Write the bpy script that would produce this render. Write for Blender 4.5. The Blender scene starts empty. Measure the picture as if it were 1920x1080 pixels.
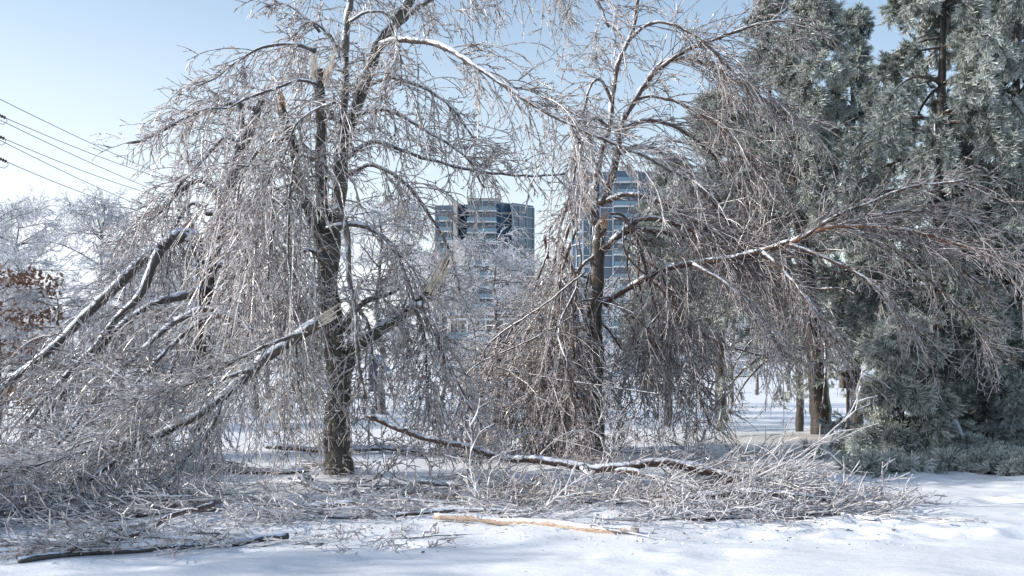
import bpy, math, time
import numpy as np
from mathutils import Vector, Matrix
T_START = time.time()
PI = math.pi
scene = bpy.context.scene
COL = scene.collection

# ------------------------------------------------------------------ camera
FPX = 2000.0          # focal length in pixels of a 1920 px wide picture
CAM_H = 1.6
HOR = 680.0           # row of the horizon
cam_data = bpy.data.cameras.new('camera')
cam = bpy.data.objects.new('camera', cam_data)
COL.objects.link(cam)
cam.location = (0, 0, CAM_H)
cam.rotation_euler = (math.radians(90), 0, 0)
cam_data.sensor_width = 36
cam_data.lens = 36 * FPX / 1920
cam_data.shift_y = (HOR - 540) / 1920
cam_data.clip_start = 0.1
cam_data.clip_end = 6000
scene.camera = cam

# ------------------------------------------------------------------ sky and sun
SUN_EL = math.radians(25)
SUN_AZ = math.radians(-94)      # measured from the view axis (+Y), negative = to the left
world = bpy.data.worlds.new('World')
scene.world = world
world.use_nodes = True
wn = world.node_tree
wn.nodes.clear()
wo = wn.nodes.new('ShaderNodeOutputWorld')
wb = wn.nodes.new('ShaderNodeBackground')
ws = wn.nodes.new('ShaderNodeTexSky')
ws.sky_type = 'NISHITA'
ws.sun_disc = False
ws.sun_elevation = SUN_EL
ws.sun_rotation = SUN_AZ
ws.altitude = 100
ws.air_density = 1.15
ws.dust_density = 1.0
ws.ozone_density = 1.3
wb.inputs['Strength'].default_value = 0.15
# thin high veil that whitens the sky towards the horizon
wt = wn.nodes.new('ShaderNodeTexCoord')
wx = wn.nodes.new('ShaderNodeSeparateXYZ'); wn.links.new(wt.outputs['Generated'], wx.inputs[0])
w1 = wn.nodes.new('ShaderNodeMapRange'); w1.inputs[1].default_value = 0.0; w1.inputs[2].default_value = .40; w1.inputs[3].default_value = 1; w1.inputs[4].default_value = 0
wn.links.new(wx.outputs['Z'], w1.inputs[0])
w2 = wn.nodes.new('ShaderNodeMath'); w2.operation = 'POWER'; w2.inputs[1].default_value = 1.6; wn.links.new(w1.outputs[0], w2.inputs[0])
wd = wn.nodes.new('ShaderNodeVectorMath'); wd.operation = 'DOT_PRODUCT'; wn.links.new(wt.outputs['Generated'], wd.inputs[0])
wd.inputs[1].default_value = (math.sin(SUN_AZ), math.cos(SUN_AZ), 0)
w5 = wn.nodes.new('ShaderNodeMapRange'); w5.inputs[1].default_value = -.35; w5.inputs[2].default_value = .45; w5.inputs[3].default_value = .30; w5.inputs[4].default_value = 1.7
wn.links.new(wd.outputs['Value'], w5.inputs[0])
wc = wn.nodes.new('ShaderNodeTexNoise'); wc.inputs['Scale'].default_value = 2.2; wc.inputs['Detail'].default_value = 5
wmp = wn.nodes.new('ShaderNodeMapping'); wmp.inputs['Scale'].default_value = (1, 1, 5); wn.links.new(wt.outputs['Generated'], wmp.inputs[0]); wn.links.new(wmp.outputs[0], wc.inputs['Vector'])
w3 = wn.nodes.new('ShaderNodeMath'); w3.operation = 'MULTIPLY'; wn.links.new(w2.outputs[0], w3.inputs[0]); wn.links.new(w5.outputs[0], w3.inputs[1])
w4 = wn.nodes.new('ShaderNodeMath'); w4.operation = 'MULTIPLY_ADD'; w4.use_clamp = True; wn.links.new(wc.outputs[0], w4.inputs[0]); w4.inputs[1].default_value = .12; wn.links.new(w3.outputs[0], w4.inputs[2])
wm = wn.nodes.new('ShaderNodeMixRGB'); wn.links.new(w4.outputs[0], wm.inputs[0]); wn.links.new(ws.outputs[0], wm.inputs[1]); wm.inputs[2].default_value = (5.2, 5.45, 5.7, 1)
wn.links.new(wm.outputs[0], wb.inputs[0])
wn.links.new(wb.outputs[0], wo.inputs[0])

sun_dir = Vector((math.sin(SUN_AZ) * math.cos(SUN_EL), math.cos(SUN_AZ) * math.cos(SUN_EL), math.sin(SUN_EL)))
sl = bpy.data.lights.new('sun', 'SUN')
sl.energy = 3.9
sl.angle = math.radians(0.5)
sl.color = (1.0, 0.94, 0.86)
so = bpy.data.objects.new('sun', sl)
COL.objects.link(so)
so.rotation_euler = sun_dir.to_track_quat('Z', 'Y').to_euler()
so.location = (-30, 20, 40)

scene.view_settings.view_transform = 'Standard'
scene.view_settings.look = 'None'
scene.view_settings.exposure = 0.48
scene.view_settings.gamma = 1
scene.view_settings.use_curve_mapping = False

# ------------------------------------------------------------------ helpers
rng = np.random.default_rng(20131223)


def smooth(x):
    x = np.clip(x, 0, 1)
    return x * x * (3 - 2 * x)


_w = [(rng.uniform(0, 2 * PI), rng.uniform(0, 2 * PI)) for _ in range(40)]


def waves(x, y, wl, k, seed=0):
    out = 0
    for i in range(k):
        a, p = _w[(i + seed * 7) % 40]
        f = 2 * PI / (wl * (0.7 + 0.6 * ((i * 0.37) % 1)))
        out = out + np.sin((x * math.cos(a) + y * math.sin(a)) * f + p)
    return out / k


_dents = []
for _ in range(90):
    u_, v_ = rng.uniform(1330, 2000), rng.uniform(868, 1010)
    Y_ = CAM_H * FPX / (v_ - HOR)
    _dents.append(((u_ - 960) / FPX * Y_, Y_, rng.uniform(.09, .2), rng.uniform(.02, .06)))
for _ in range(45):
    _dents.append((rng.uniform(-6, 2), rng.uniform(7.4, 11), rng.uniform(.06, .2), rng.uniform(.01, .03)))


def gz(x, y):
    """height of the snow"""
    x = np.asarray(x, float)
    y = np.asarray(y, float)
    z = -2.0 * smooth((y - 24) / 120.0)
    near = 1 - smooth((y - 30) / 30)
    z = z + near * (0.045 * waves(x, y, 4.5, 5) + 0.02 * waves(x, y, 1.3, 5, 1) + .006 * waves(x * .6, y, .45, 5, 2))
    z = z + (1 - near) * 0.10 * waves(x, y, 22, 5, 3)
    z = z + 2.5 * np.exp(-((x - 1.6) / 4.6) ** 2 - ((y - 66) / 5.0) ** 2)
    z = z + 0.22 * np.exp(-((x - 8) / 4.0) ** 2 - ((y - 20) / 3.0) ** 2)
    z = z + 0.12 * np.exp(-((x + 2.4) / .8) ** 2 - ((y - 14.6) / .8) ** 2)
    z = z + 0.12 * np.exp(-((x - 1.4) / .8) ** 2 - ((y - 17.8) / .8) ** 2)
    return z


def gzd(x, y):
    z = gz(x, y)
    for dx, dy, r, d in _dents:
        q = ((x - dx) / (r * 1.5)) ** 2 + ((y - dy) / r) ** 2
        z = z - d * np.exp(-q * 1.5) + d * .45 * np.exp(-(np.sqrt(q) - 1.5) ** 2 * 5)
    return z


def at(u, v, Y):
    return np.array([(u - 960) / FPX * Y, Y, CAM_H + (HOR - v) / FPX * Y])


def mesh_from(name, V, F, attrs=None, smooth_shade=True):
    """V (n,3), F (m,3) or (m,4) arrays or list of such arrays"""
    me = bpy.data.meshes.new(name)
    if not isinstance(F, (list, tuple)):
        F = [F]
    F = [np.asarray(f, np.int32) for f in F if len(f)]
    V = np.asarray(V, np.float32)
    me.vertices.add(len(V))
    me.vertices.foreach_set('co', V.ravel())
    nl = sum(f.size for f in F)
    me.loops.add(nl)
    me.loops.foreach_set('vertex_index', np.concatenate([f.ravel() for f in F]))
    npoly = sum(len(f) for f in F)
    me.polygons.add(npoly)
    tot = np.concatenate([np.full(len(f), f.shape[1], np.int32) for f in F])
    start = np.concatenate([[0], np.cumsum(tot)[:-1]]).astype(np.int32)
    me.polygons.foreach_set('loop_start', start)
    me.polygons.foreach_set('loop_total', tot)
    me.polygons.foreach_set('use_smooth', np.full(npoly, smooth_shade))
    if attrs:
        for k, a in attrs.items():
            a = np.asarray(a, np.float32)
            if a.ndim == 1:
                at_ = me.attributes.new(k, 'FLOAT', 'POINT')
                at_.data.foreach_set('value', a)
            else:
                at_ = me.attributes.new(k, 'FLOAT_VECTOR', 'POINT')
                at_.data.foreach_set('vector', a.ravel())
    me.update()
    me.validate()
    return me


def obj(name, me, mat=None, parent=None, loc=None):
    o = bpy.data.objects.new(name, me)
    COL.objects.link(o)
    if mat is not None:
        if not me.materials:
            me.materials.append(mat)
    if parent is not None:
        o.parent = parent
    if loc is not None:
        o.location = loc
    return o


def tag(o, label=None, cat=None, group=None, kind=None):
    if label: o['label'] = label
    if cat: o['category'] = cat
    if group: o['group'] = group
    if kind: o['kind'] = kind
    return o


def thing(name, label, cat, loc, group=None):
    o = bpy.data.objects.new(name, None)
    COL.objects.link(o)
    o.location = loc
    o.empty_display_size = .2
    return tag(o, label, cat, group)


class MB:
    """collects geometry of ONE object"""
    def __init__(s):
        s.V, s.Q, s.T, s.A, s.n = [], [], [], [], 0

    def add(s, V, Q=None, T=None, a=None):
        V = np.asarray(V, float).reshape(-1, 3)
        s.V.append(V)
        if Q is not None and len(Q): s.Q.append(np.asarray(Q) + s.n)
        if T is not None and len(T): s.T.append(np.asarray(T) + s.n)
        s.A.append(np.zeros(len(V)) if a is None else np.asarray(a, float).reshape(-1))
        s.n += len(V)

    def box(s, x0, x1, y0, y1, z0, z1, M=None):
        V = np.array([[x, y, z] for z in (z0, z1) for y in (y0, y1) for x in (x0, x1)], float)
        if M is not None: V = np.array([M @ Vector(v) for v in V])
        s.add(V, [[0, 2, 3, 1], [4, 5, 7, 6], [0, 1, 5, 4], [2, 6, 7, 3], [0, 4, 6, 2], [1, 3, 7, 5]])

    def tubes(s, P, R, sides=3, cap=False, a=None):
        """P (N,K,3), R (N,K)"""
        P = np.asarray(P, float)
        R = np.asarray(R, float)
        N, K, _ = P.shape
        if N == 0: return
        Tn = np.empty_like(P)
        Tn[:, 1:-1] = P[:, 2:] - P[:, :-2]
        Tn[:, 0] = P[:, 1] - P[:, 0]
        Tn[:, -1] = P[:, -1] - P[:, -2]
        Tn /= np.linalg.norm(Tn, axis=2, keepdims=True) + 1e-9
        ref = np.where(np.abs(Tn[:, 0, 2:3]) > .8, np.array([[1., 0, 0]]), np.array([[0, 0, 1.]]))
        nrm = np.cross(Tn[:, 0], ref)
        nrm /= np.linalg.norm(nrm, axis=1, keepdims=True) + 1e-9
        ang = np.arange(sides) * 2 * PI / sides
        ca, sa = np.cos(ang), np.sin(ang)
        rings = np.empty((N, K, sides, 3))
        for k in range(K):
            t = Tn[:, k]
            nrm = nrm - (nrm * t).sum(1, keepdims=True) * t
            nrm /= np.linalg.norm(nrm, axis=1, keepdims=True) + 1e-9
            b = np.cross(t, nrm)
            rings[:, k] = P[:, k, None, :] + R[:, k, None, None] * (ca[None, :, None] * nrm[:, None, :] + sa[None, :, None] * b[:, None, :])
        base = (np.arange(N) * K * sides)[:, None, None]
        kk = (np.arange(K - 1) * sides)[None, :, None]
        ii = np.arange(sides)[None, None, :]
        jj = (ii + 1) % sides
        q = np.stack([base + kk + ii, base + kk + jj, base + kk + sides + jj, base + kk + sides + ii], -1).reshape(-1, 4)
        av = None if a is None else np.repeat(np.asarray(a, float), K * sides)
        n0 = s.n
        s.add(rings.reshape(-1, 3), q, None, av)
        if cap:
            for i in range(N):
                for k, flip in ((0, True), (K - 1, False)):
                    c = P[i, k]
                    idx = n0 + i * K * sides + k * sides + np.arange(sides)
                    ci = s.n
                    s.V.append(c[None]); s.A.append(np.array([0. if a is None else a[i]])); s.n += 1
                    nx = np.roll(idx, -1)
                    tr = np.stack([nx, idx, np.full(sides, ci)], 1) if flip else np.stack([idx, nx, np.full(sides, ci)], 1)
                    s.T.append(tr)

    def build(s, name, mat, parent=None, origin=(0, 0, 0), smooth_shade=True):
        V = np.concatenate(s.V) - np.asarray(origin, float)[None]
        F = []
        if s.Q: F.append(np.concatenate(s.Q))
        if s.T: F.append(np.concatenate(s.T))
        me = mesh_from(name, V, F, {'tint': np.concatenate(s.A)}, smooth_shade)
        return obj(name, me, mat, parent)


def spline(pts, step=.07):
    """Catmull-Rom through points (n,4: xyz r) resampled"""
    p = np.asarray(pts, float)
    if len(p) == 2:
        p = np.array([p[0], (p[0] + p[1]) / 2, p[1]])
    q = np.vstack([2 * p[0] - p[1], p, 2 * p[-1] - p[-2]])
    out = []
    for i in range(1, len(q) - 2):
        L = np.linalg.norm(q[i + 1, :3] - q[i, :3])
        n = max(2, int(L / step))
        t = np.linspace(0, 1, n, endpoint=False)[:, None]
        a, b, c, d = q[i - 1], q[i], q[i + 1], q[i + 2]
        out.append(.5 * ((2 * b) + (-a + c) * t + (2 * a - 5 * b + 4 * c - d) * t ** 2 + (-a + 3 * b - 3 * c + d) * t ** 3))
    out.append(p[-1:])
    return np.vstack(out)


def unit(v):
    return v / (np.linalg.norm(v, axis=-1, keepdims=True) + 1e-9)


def grow(P0, D0, L, K, droop, wander, use_ground=True, lift=.02):
    N = len(P0)
    step = (L / K)[:, None]
    P = np.empty((N, K + 1, 3))
    D = np.empty((N, K + 1, 3))
    P[:, 0] = P0
    d = unit(D0)
    D[:, 0] = d
    droop = np.broadcast_to(np.asarray(droop, float), (N,))[:, None]
    curl = rng.normal(size=(N, 3)) * wander * .6
    lf = lift + np.abs(rng.normal(size=N)) * .05
    for k in range(K):
        d = d + np.array([[0, 0, -1.]]) * droop * step + rng.normal(size=(N, 3)) * wander + curl * .5
        d = unit(d)
        p = P[:, k] + d * step
        if use_ground:
            h = gz(p[:, 0], p[:, 1]) + lf
            low = p[:, 2] < h
            p[:, 2] = np.where(low, h, p[:, 2])
            d[:, 2] = np.where(low, np.abs(d[:, 2]) * .15, d[:, 2])
            d = unit(d)
        P[:, k + 1] = p
        D[:, k + 1] = d
    return P, D


def sample(P, D, n_each, t0=.15, t1=1.0):
    """random points on chains; returns pos, dir, param, parent index"""
    N, K, _ = P.shape
    idx = np.repeat(np.arange(N), n_each)
    t = rng.uniform(t0, t1, len(idx)) * (K - 1)
    k = np.minimum(t.astype(int), K - 2)
    f = (t - k)[:, None]
    pos = P[idx, k] * (1 - f) + P[idx, k + 1] * f
    return pos, unit(D[idx, k]), t / (K - 1), idx


def twig_set(mb, P0, D0, L, K=9, droop=1.5, wander=.10, rad=.009, sub=4, subL=.45, spur=4, ground=True, sub_k=4, sub_droop=None, spurL=.06, sub2=0):
    """adds twigs with side twigs and spurs; all arrays vectorised over twigs"""
    N = len(P0)
    if N == 0: return
    P, D = grow(P0, D0, L, K, droop, wander, ground)
    tw = rng.uniform(.75, 1.25, N)
    prof = np.linspace(1, .55, K + 1)[None] * (1 + .18 * rng.normal(size=(N, K + 1)))
    R = rad * tw[:, None] * np.clip(prof, .4, 1.6)
    tint = rng.uniform(0, 1, N)
    mb.tubes(P, R, 3 if rad < .014 else 4, a=tint)
    allP, allD = [(P, D)], None
    if sub:
        pos, dr, t, idx = sample(P, D, sub, .12, .97)
        out = unit(np.cross(dr, rng.normal(size=dr.shape)))
        d0 = unit(dr * .9 + out * rng.uniform(.45, .95, (len(dr), 1)))
        L2 = L[idx] * subL * (1.15 - .7 * t) * rng.uniform(.6, 1.3, len(idx))
        L2 = np.maximum(L2, .06)
        P2, D2 = grow(pos, d0, L2, sub_k, (np.mean(droop) * .55 if sub_droop is None else sub_droop), wander * 1.6, ground)
        R2 = rad * .74 * rng.uniform(.7, 1.2, (len(idx), 1)) * np.linspace(1, .6, sub_k + 1)[None] * np.clip(1 + .18 * rng.normal(size=(len(idx), sub_k + 1)), .5, 1.5)
        ti2 = np.clip(tint[idx] + rng.normal(size=len(idx)) * .2, 0, 1)
        mb.tubes(P2, R2, 3, a=ti2)
        allP.append((P2, D2))
        if sub2:
            pos, dr, t, idx = sample(P2, D2, sub2, .15, .95)
            out = unit(np.cross(dr, rng.normal(size=dr.shape)))
            d0 = unit(dr + out * .7)
            L3 = np.maximum(L2[idx] * .45 * rng.uniform(.5, 1.2, len(idx)), .05)
            P3, D3 = grow(pos, d0, L3, 2, np.mean(droop) * .3, wander * 1.5, ground)
            R3 = rad * .62 * np.tile(np.array([1, .9, .55]), (len(idx), 1)) * rng.uniform(.8, 1.2, (len(idx), 1))
            mb.tubes(P3, R3, 3, a=np.clip(rng.uniform(0, 1, len(idx)), 0, 1))
    if spur:
        for (PP, DD), ns in zip(allP, (spur, max(1, spur // 3))):
            pos, dr, t, idx = sample(PP, DD, ns, .1, 1)
            out = unit(np.cross(dr, rng.normal(size=dr.shape)))
            d0 = unit(dr * .7 + out)
            Ls = rng.uniform(.4, 1.5, len(idx)) * spurL
            e = pos + d0 * Ls[:, None]
            PS = np.stack([pos, e], 1)
            RS = rad * rng.uniform(.5, .95, (len(idx), 1)) * np.array([[1, .75]])
            mb.tubes(PS, RS, 3, a=rng.uniform(0, 1, len(idx)))


# ------------------------------------------------------------------ materials
def new_mat(name):
    m = bpy.data.materials.new(name)
    m.use_nodes = True
    nt = m.node_tree
    nt.nodes.clear()
    return m, nt


def N_(nt, typ, **kw):
    n = nt.nodes.new(typ)
    for k, v in kw.items():
        if k.startswith('i_'):
            n.inputs[k[2:].replace('_', ' ')].default_value = v
        else:
            setattr(n, k, v)
    return n


def c4(c):
    return (c[0], c[1], c[2], 1)


def plain(name, col, rough=.6, metal=0, spec=.5, noise=0, nscale=6, bump=0):
    m, nt = new_mat(name)
    o = N_(nt, 'ShaderNodeOutputMaterial')
    b = N_(nt, 'ShaderNodeBsdfPrincipled')
    b.inputs['Base Color'].default_value = c4(col)
    b.inputs['Roughness'].default_value = rough * .75
    b.inputs['Metallic'].default_value = metal
    b.inputs['Specular IOR Level'].default_value = spec
    if noise:
        tc = N_(nt, 'ShaderNodeTexCoord')
        nz = N_(nt, 'ShaderNodeTexNoise')
        nz.inputs['Scale'].default_value = nscale
        nz.inputs['Detail'].default_value = 6
        nt.links.new(tc.outputs['Object'], nz.inputs['Vector'])
        mx = N_(nt, 'ShaderNodeMixRGB')
        mx.inputs[1].default_value = c4([c * (1 - noise) for c in col])
        mx.inputs[2].default_value = c4([min(1, c * (1 + noise)) for c in col])
        nt.links.new(nz.outputs[0], mx.inputs[0])
        nt.links.new(mx.outputs[0], b.inputs['Base Color'])
        if bump:
            bp = N_(nt, 'ShaderNodeBump')
            bp.inputs['Strength'].default_value = bump
            nt.links.new(nz.outputs[0], bp.inputs['Height'])
            nt.links.new(bp.outputs[0], b.inputs['Normal'])
    nt.links.new(b.outputs[0], o.inputs[0])
    return m


def icy_twig(name, bark, ice, amount=.5, rough=.28, trans=.22, scale=13.0):
    """thin wood glazed with ice: brown core shows where the glaze is thin"""
    m, nt = new_mat(name)
    L = nt.links.new
    o = N_(nt, 'ShaderNodeOutputMaterial')
    b = N_(nt, 'ShaderNodeBsdfPrincipled')
    tc = N_(nt, 'ShaderNodeTexCoord')
    nz = N_(nt, 'ShaderNodeTexNoise')
    nz.inputs['Scale'].default_value = scale
    nz.inputs['Detail'].default_value = 5
    nz.inputs['Roughness'].default_value = .7
    L(tc.outputs['Object'], nz.inputs['Vector'])
    atn = N_(nt, 'ShaderNodeAttribute'); atn.attribute_name = 'tint'
    ge = N_(nt, 'ShaderNodeNewGeometry')
    sx = N_(nt, 'ShaderNodeSeparateXYZ')
    L(ge.outputs['Normal'], sx.inputs[0])
    m1 = N_(nt, 'ShaderNodeMath', operation='MULTIPLY_ADD')   # nz*1.3 + amount-.65
    L(nz.outputs[0], m1.inputs[0]); m1.inputs[1].default_value = 4.2; m1.inputs[2].default_value = amount - 2.1 - .28
    m2 = N_(nt, 'ShaderNodeMath', operation='MULTIPLY_ADD')
    L(atn.outputs['Fac'], m2.inputs[0]); m2.inputs[1].default_value = .5; L(m1.outputs[0], m2.inputs[2])
    m3 = N_(nt, 'ShaderNodeMath', operation='MULTIPLY_ADD', use_clamp=True)
    L(sx.outputs['Z'], m3.inputs[0]); m3.inputs[1].default_value = .22; L(m2.outputs[0], m3.inputs[2])
    mx = N_(nt, 'ShaderNodeMixRGB')
    L(m3.outputs[0], mx.inputs[0])
    mx.inputs[1].default_value = c4(bark); mx.inputs[2].default_value = c4(ice)
    L(mx.outputs[0], b.inputs['Base Color'])
    b.inputs['Roughness'].default_value = rough
    b.inputs['IOR'].default_value = 1.4
    b.inputs['Specular IOR Level'].default_value = .8
    b.inputs['Coat Weight'].default_value = .6
    b.inputs['Coat Roughness'].default_value = .12
    b.inputs['Coat IOR'].default_value = 1.33
    tr = N_(nt, 'ShaderNodeBsdfTranslucent')
    tr.inputs[0].default_value = c4(ice)
    ms = N_(nt, 'ShaderNodeMixShader')
    mt = N_(nt, 'ShaderNodeMath', operation='MULTIPLY')
    L(m3.outputs[0], mt.inputs[0]); mt.inputs[1].default_value = trans * 1.6
    L(mt.outputs[0], ms.inputs[0])
    L(b.outputs[0], ms.inputs[1]); L(tr.outputs[0], ms.inputs[2])
    L(ms.outputs[0], o.inputs[0])
    return m


def bark_mat(name, dark, light, moss=(.06, .065, .03), snow=.55, band=False, mossy=.4, snowcol=(.78, .82, .88), bumps=.7):
    m, nt = new_mat(name)
    L = nt.links.new
    o = N_(nt, 'ShaderNodeOutputMaterial')
    b = N_(nt, 'ShaderNodeBsdfPrincipled')
    tc = N_(nt, 'ShaderNodeTexCoord')
    mp = N_(nt, 'ShaderNodeMapping'); mp.inputs['Scale'].default_value = (1, 1, .28) if not band else (1, 1, 2.6)
    L(tc.outputs['Object'], mp.inputs[0])
    n1 = N_(nt, 'ShaderNodeTexNoise'); n1.inputs['Scale'].default_value = 22; n1.inputs['Detail'].default_value = 8; n1.inputs['Roughness'].default_value = .65
    L(mp.outputs[0], n1.inputs['Vector'])
    cr = N_(nt, 'ShaderNodeValToRGB')
    cr.color_ramp.elements[0].position = .36; cr.color_ramp.elements[0].color = c4(dark)
    cr.color_ramp.elements[1].position = .66; cr.color_ramp.elements[1].color = c4(light)
    L(n1.outputs[0], cr.inputs[0])
    n2 = N_(nt, 'ShaderNodeTexNoise'); n2.inputs['Scale'].default_value = 3.2; n2.inputs['Detail'].default_value = 5
    L(tc.outputs['Object'], n2.inputs['Vector'])
    r2 = N_(nt, 'ShaderNodeMapRange'); r2.inputs[1].default_value = .5; r2.inputs[2].default_value = .72; r2.inputs[4].default_value = mossy
    L(n2.outputs[0], r2.inputs[0])
    mx = N_(nt, 'ShaderNodeMixRGB'); L(r2.outputs[0], mx.inputs[0]); L(cr.outputs[0], mx.inputs[1]); mx.inputs[2].default_value = c4(moss)
    # snow and glaze lodged on upward and windward faces
    ge = N_(nt, 'ShaderNodeNewGeometry')
    dp = N_(nt, 'ShaderNodeVectorMath', operation='DOT_PRODUCT')
    L(ge.outputs['Normal'], dp.inputs[0]); dp.inputs[1].default_value = (-.45, -.15, .85)
    n3 = N_(nt, 'ShaderNodeTexNoise'); n3.inputs['Scale'].default_value = 6; n3.inputs['Detail'].default_value = 7; n3.inputs['Roughness'].default_value = .7
    L(tc.outputs['Object'], n3.inputs['Vector'])
    a1 = N_(nt, 'ShaderNodeMath', operation='MULTIPLY_ADD'); L(n3.outputs[0], a1.inputs[0]); a1.inputs[1].default_value = 1.9; L(dp.outputs['Value'], a1.inputs[2])
    r3 = N_(nt, 'ShaderNodeMapRange'); r3.inputs[1].default_value = 1.95 - snow; r3.inputs[2].default_value = 2.15 - snow
    L(a1.outputs[0], r3.inputs[0])
    mx2 = N_(nt, 'ShaderNodeMixRGB'); L(r3.outputs[0], mx2.inputs[0]); L(mx.outputs[0], mx2.inputs[1]); mx2.inputs[2].default_value = c4(snowcol)
    L(mx2.outputs[0], b.inputs['Base Color'])
    bp = N_(nt, 'ShaderNodeBump'); bp.inputs['Strength'].default_value = bumps; bp.inputs['Distance'].default_value = .03
    ad = N_(nt, 'ShaderNodeMath', operation='ADD'); L(n1.outputs[0], ad.inputs[0]); L(r3.outputs[0], ad.inputs[1])
    L(ad.outputs[0], bp.inputs['Height']); L(bp.outputs[0], b.inputs['Normal'])
    b.inputs['Roughness'].default_value = .5
    b.inputs['Coat Weight'].default_value = .35
    b.inputs['Coat Roughness'].default_value = .2
    L(b.outputs[0], o.inputs[0])
    return m


def wood_mat(name, base=(.46, .34, .22)):
    m, nt = new_mat(name)
    L = nt.links.new
    o = N_(nt, 'ShaderNodeOutputMaterial'); b = N_(nt, 'ShaderNodeBsdfPrincipled')
    tc = N_(nt, 'ShaderNodeTexCoord'); mp = N_(nt, 'ShaderNodeMapping'); mp.inputs['Scale'].default_value = (30, 30, 3)
    L(tc.outputs['Object'], mp.inputs[0])
    n = N_(nt, 'ShaderNodeTexNoise'); n.inputs['Scale'].default_value = 1.5; n.inputs['Detail'].default_value = 6; L(mp.outputs[0], n.inputs['Vector'])
    cr = N_(nt, 'ShaderNodeValToRGB')
    cr.color_ramp.elements[0].position = .3; cr.color_ramp.elements[0].color = c4([c * .68 for c in base])
    cr.color_ramp.elements[1].position = .6; cr.color_ramp.elements[1].color = c4([min(1, c * 1.25) for c in base])
    L(n.outputs[0], cr.inputs[0]); L(cr.outputs[0], b.inputs['Base Color'])
    bp = N_(nt, 'ShaderNodeBump'); bp.inputs['Strength'].default_value = .5; L(n.outputs[0], bp.inputs['Height']); L(bp.outputs[0], b.inputs['Normal'])
    b.inputs['Roughness'].default_value = .6
    L(b.outputs[0], o.inputs[0])
    return m


def needle_mat(name, green, frost_shade, amount):
    m, nt = new_mat(name)
    L = nt.links.new
    o = N_(nt, 'ShaderNodeOutputMaterial'); b = N_(nt, 'ShaderNodeBsdfPrincipled')
    oi = N_(nt, 'ShaderNodeObjectInfo')
    atn = N_(nt, 'ShaderNodeAttribute'); atn.attribute_name = 'tint'
    ins = N_(nt, 'ShaderNodeAttribute'); ins.attribute_type = 'INSTANCER'; ins.attribute_name = 'frost_shade'
    a = N_(nt, 'ShaderNodeMath', operation='MULTIPLY_ADD'); L(ins.outputs['Fac'], a.inputs[0]); a.inputs[1].default_value = .75; a.inputs[2].default_value = amount - .35
    a2 = N_(nt, 'ShaderNodeMath', operation='MULTIPLY_ADD', use_clamp=True); L(atn.outputs['Fac'], a2.inputs[0]); a2.inputs[1].default_value = .45; L(a.outputs[0], a2.inputs[2])
    mx = N_(nt, 'ShaderNodeMixRGB'); L(a2.outputs[0], mx.inputs[0]); mx.inputs[1].default_value = c4(green); mx.inputs[2].default_value = c4(frost_shade)
    L(mx.outputs[0], b.inputs['Base Color'])
    b.inputs['Roughness'].default_value = .4
    b.inputs['Coat Weight'].default_value = .15
    b.inputs['Coat Roughness'].default_value = .2
    tr = N_(nt, 'ShaderNodeBsdfTranslucent'); L(mx.outputs[0], tr.inputs[0])
    ms = N_(nt, 'ShaderNodeMixShader'); ms.inputs[0].default_value = .08
    L(b.outputs[0], ms.inputs[1]); L(tr.outputs[0], ms.inputs[2]); L(ms.outputs[0], o.inputs[0])
    return m


M = {}
M['twigA'] = icy_twig('ice_glazed_twig', (.095, .062, .052), (.93, .89, .88), .62)
M['twigH'] = icy_twig('ice_glazed_red_twig', (.13, .078, .058), (.80, .77, .77), .52)
M['twigBack'] = icy_twig('heavy_ice_twig', (.20, .17, .155), (.86, .88, .93), .92, scale=5)
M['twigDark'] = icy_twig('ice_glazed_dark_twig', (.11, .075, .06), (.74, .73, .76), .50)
M['twigLit'] = icy_twig('ice_crust_twig', (.115, .085, .078), (.92, .91, .93), .72)
M['barkA'] = bark_mat('grey_green_bark', (.022, .018, .014), (.10, .085, .065), snow=.42, moss=(.085, .085, .04))
M['barkH'] = bark_mat('dark_brown_bark', (.018, .013, .010), (.075, .052, .038), snow=.5)
M['limbA'] = bark_mat('iced_grey_limb', (.045, .035, .028), (.17, .135, .11), snow=.85, mossy=.3)
M['limbH'] = bark_mat('iced_red_limb', (.05, .028, .02), (.15, .085, .06), snow=.62, mossy=.05, band=True)
M['limbSnow'] = bark_mat('snow_topped_limb', (.035, .026, .022), (.13, .10, .08), snow=.93, mossy=.15)
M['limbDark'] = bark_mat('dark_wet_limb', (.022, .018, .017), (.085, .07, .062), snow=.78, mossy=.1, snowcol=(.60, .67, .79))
M['limbOrange'] = bark_mat('orange_birch_limb', (.16, .065, .03), (.36, .17, .09), snow=.5, mossy=0, band=True)
M['birch'] = bark_mat('pale_birch_bark', (.36, .23, .14), (.70, .58, .47), snow=.5, mossy=0, band=True)
M['backbark'] = bark_mat('far_tree_bark', (.05, .04, .035), (.15, .125, .11), snow=.5, mossy=.1)
M['pinebark'] = bark_mat('pine_bark', (.014, .010, .008), (.06, .042, .032), snow=.02, mossy=.1, bumps=1)
M['pinebranch'] = bark_mat('pine_branch_bark', (.03, .02, .016), (.11, .075, .055), snow=.3, mossy=.1)
M['wood'] = wood_mat('torn_pale_wood', (.70, .60, .48))
M['woodO'] = wood_mat('torn_orange_wood', (.52, .30, .16))
M['needle'] = needle_mat('frosted_pine_needles', (.022, .04, .024), (.66, .70, .66), .26)
M['needleDark'] = needle_mat('dark_pine_needles', (.018, .033, .022), (.52, .57, .55), .19)

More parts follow.
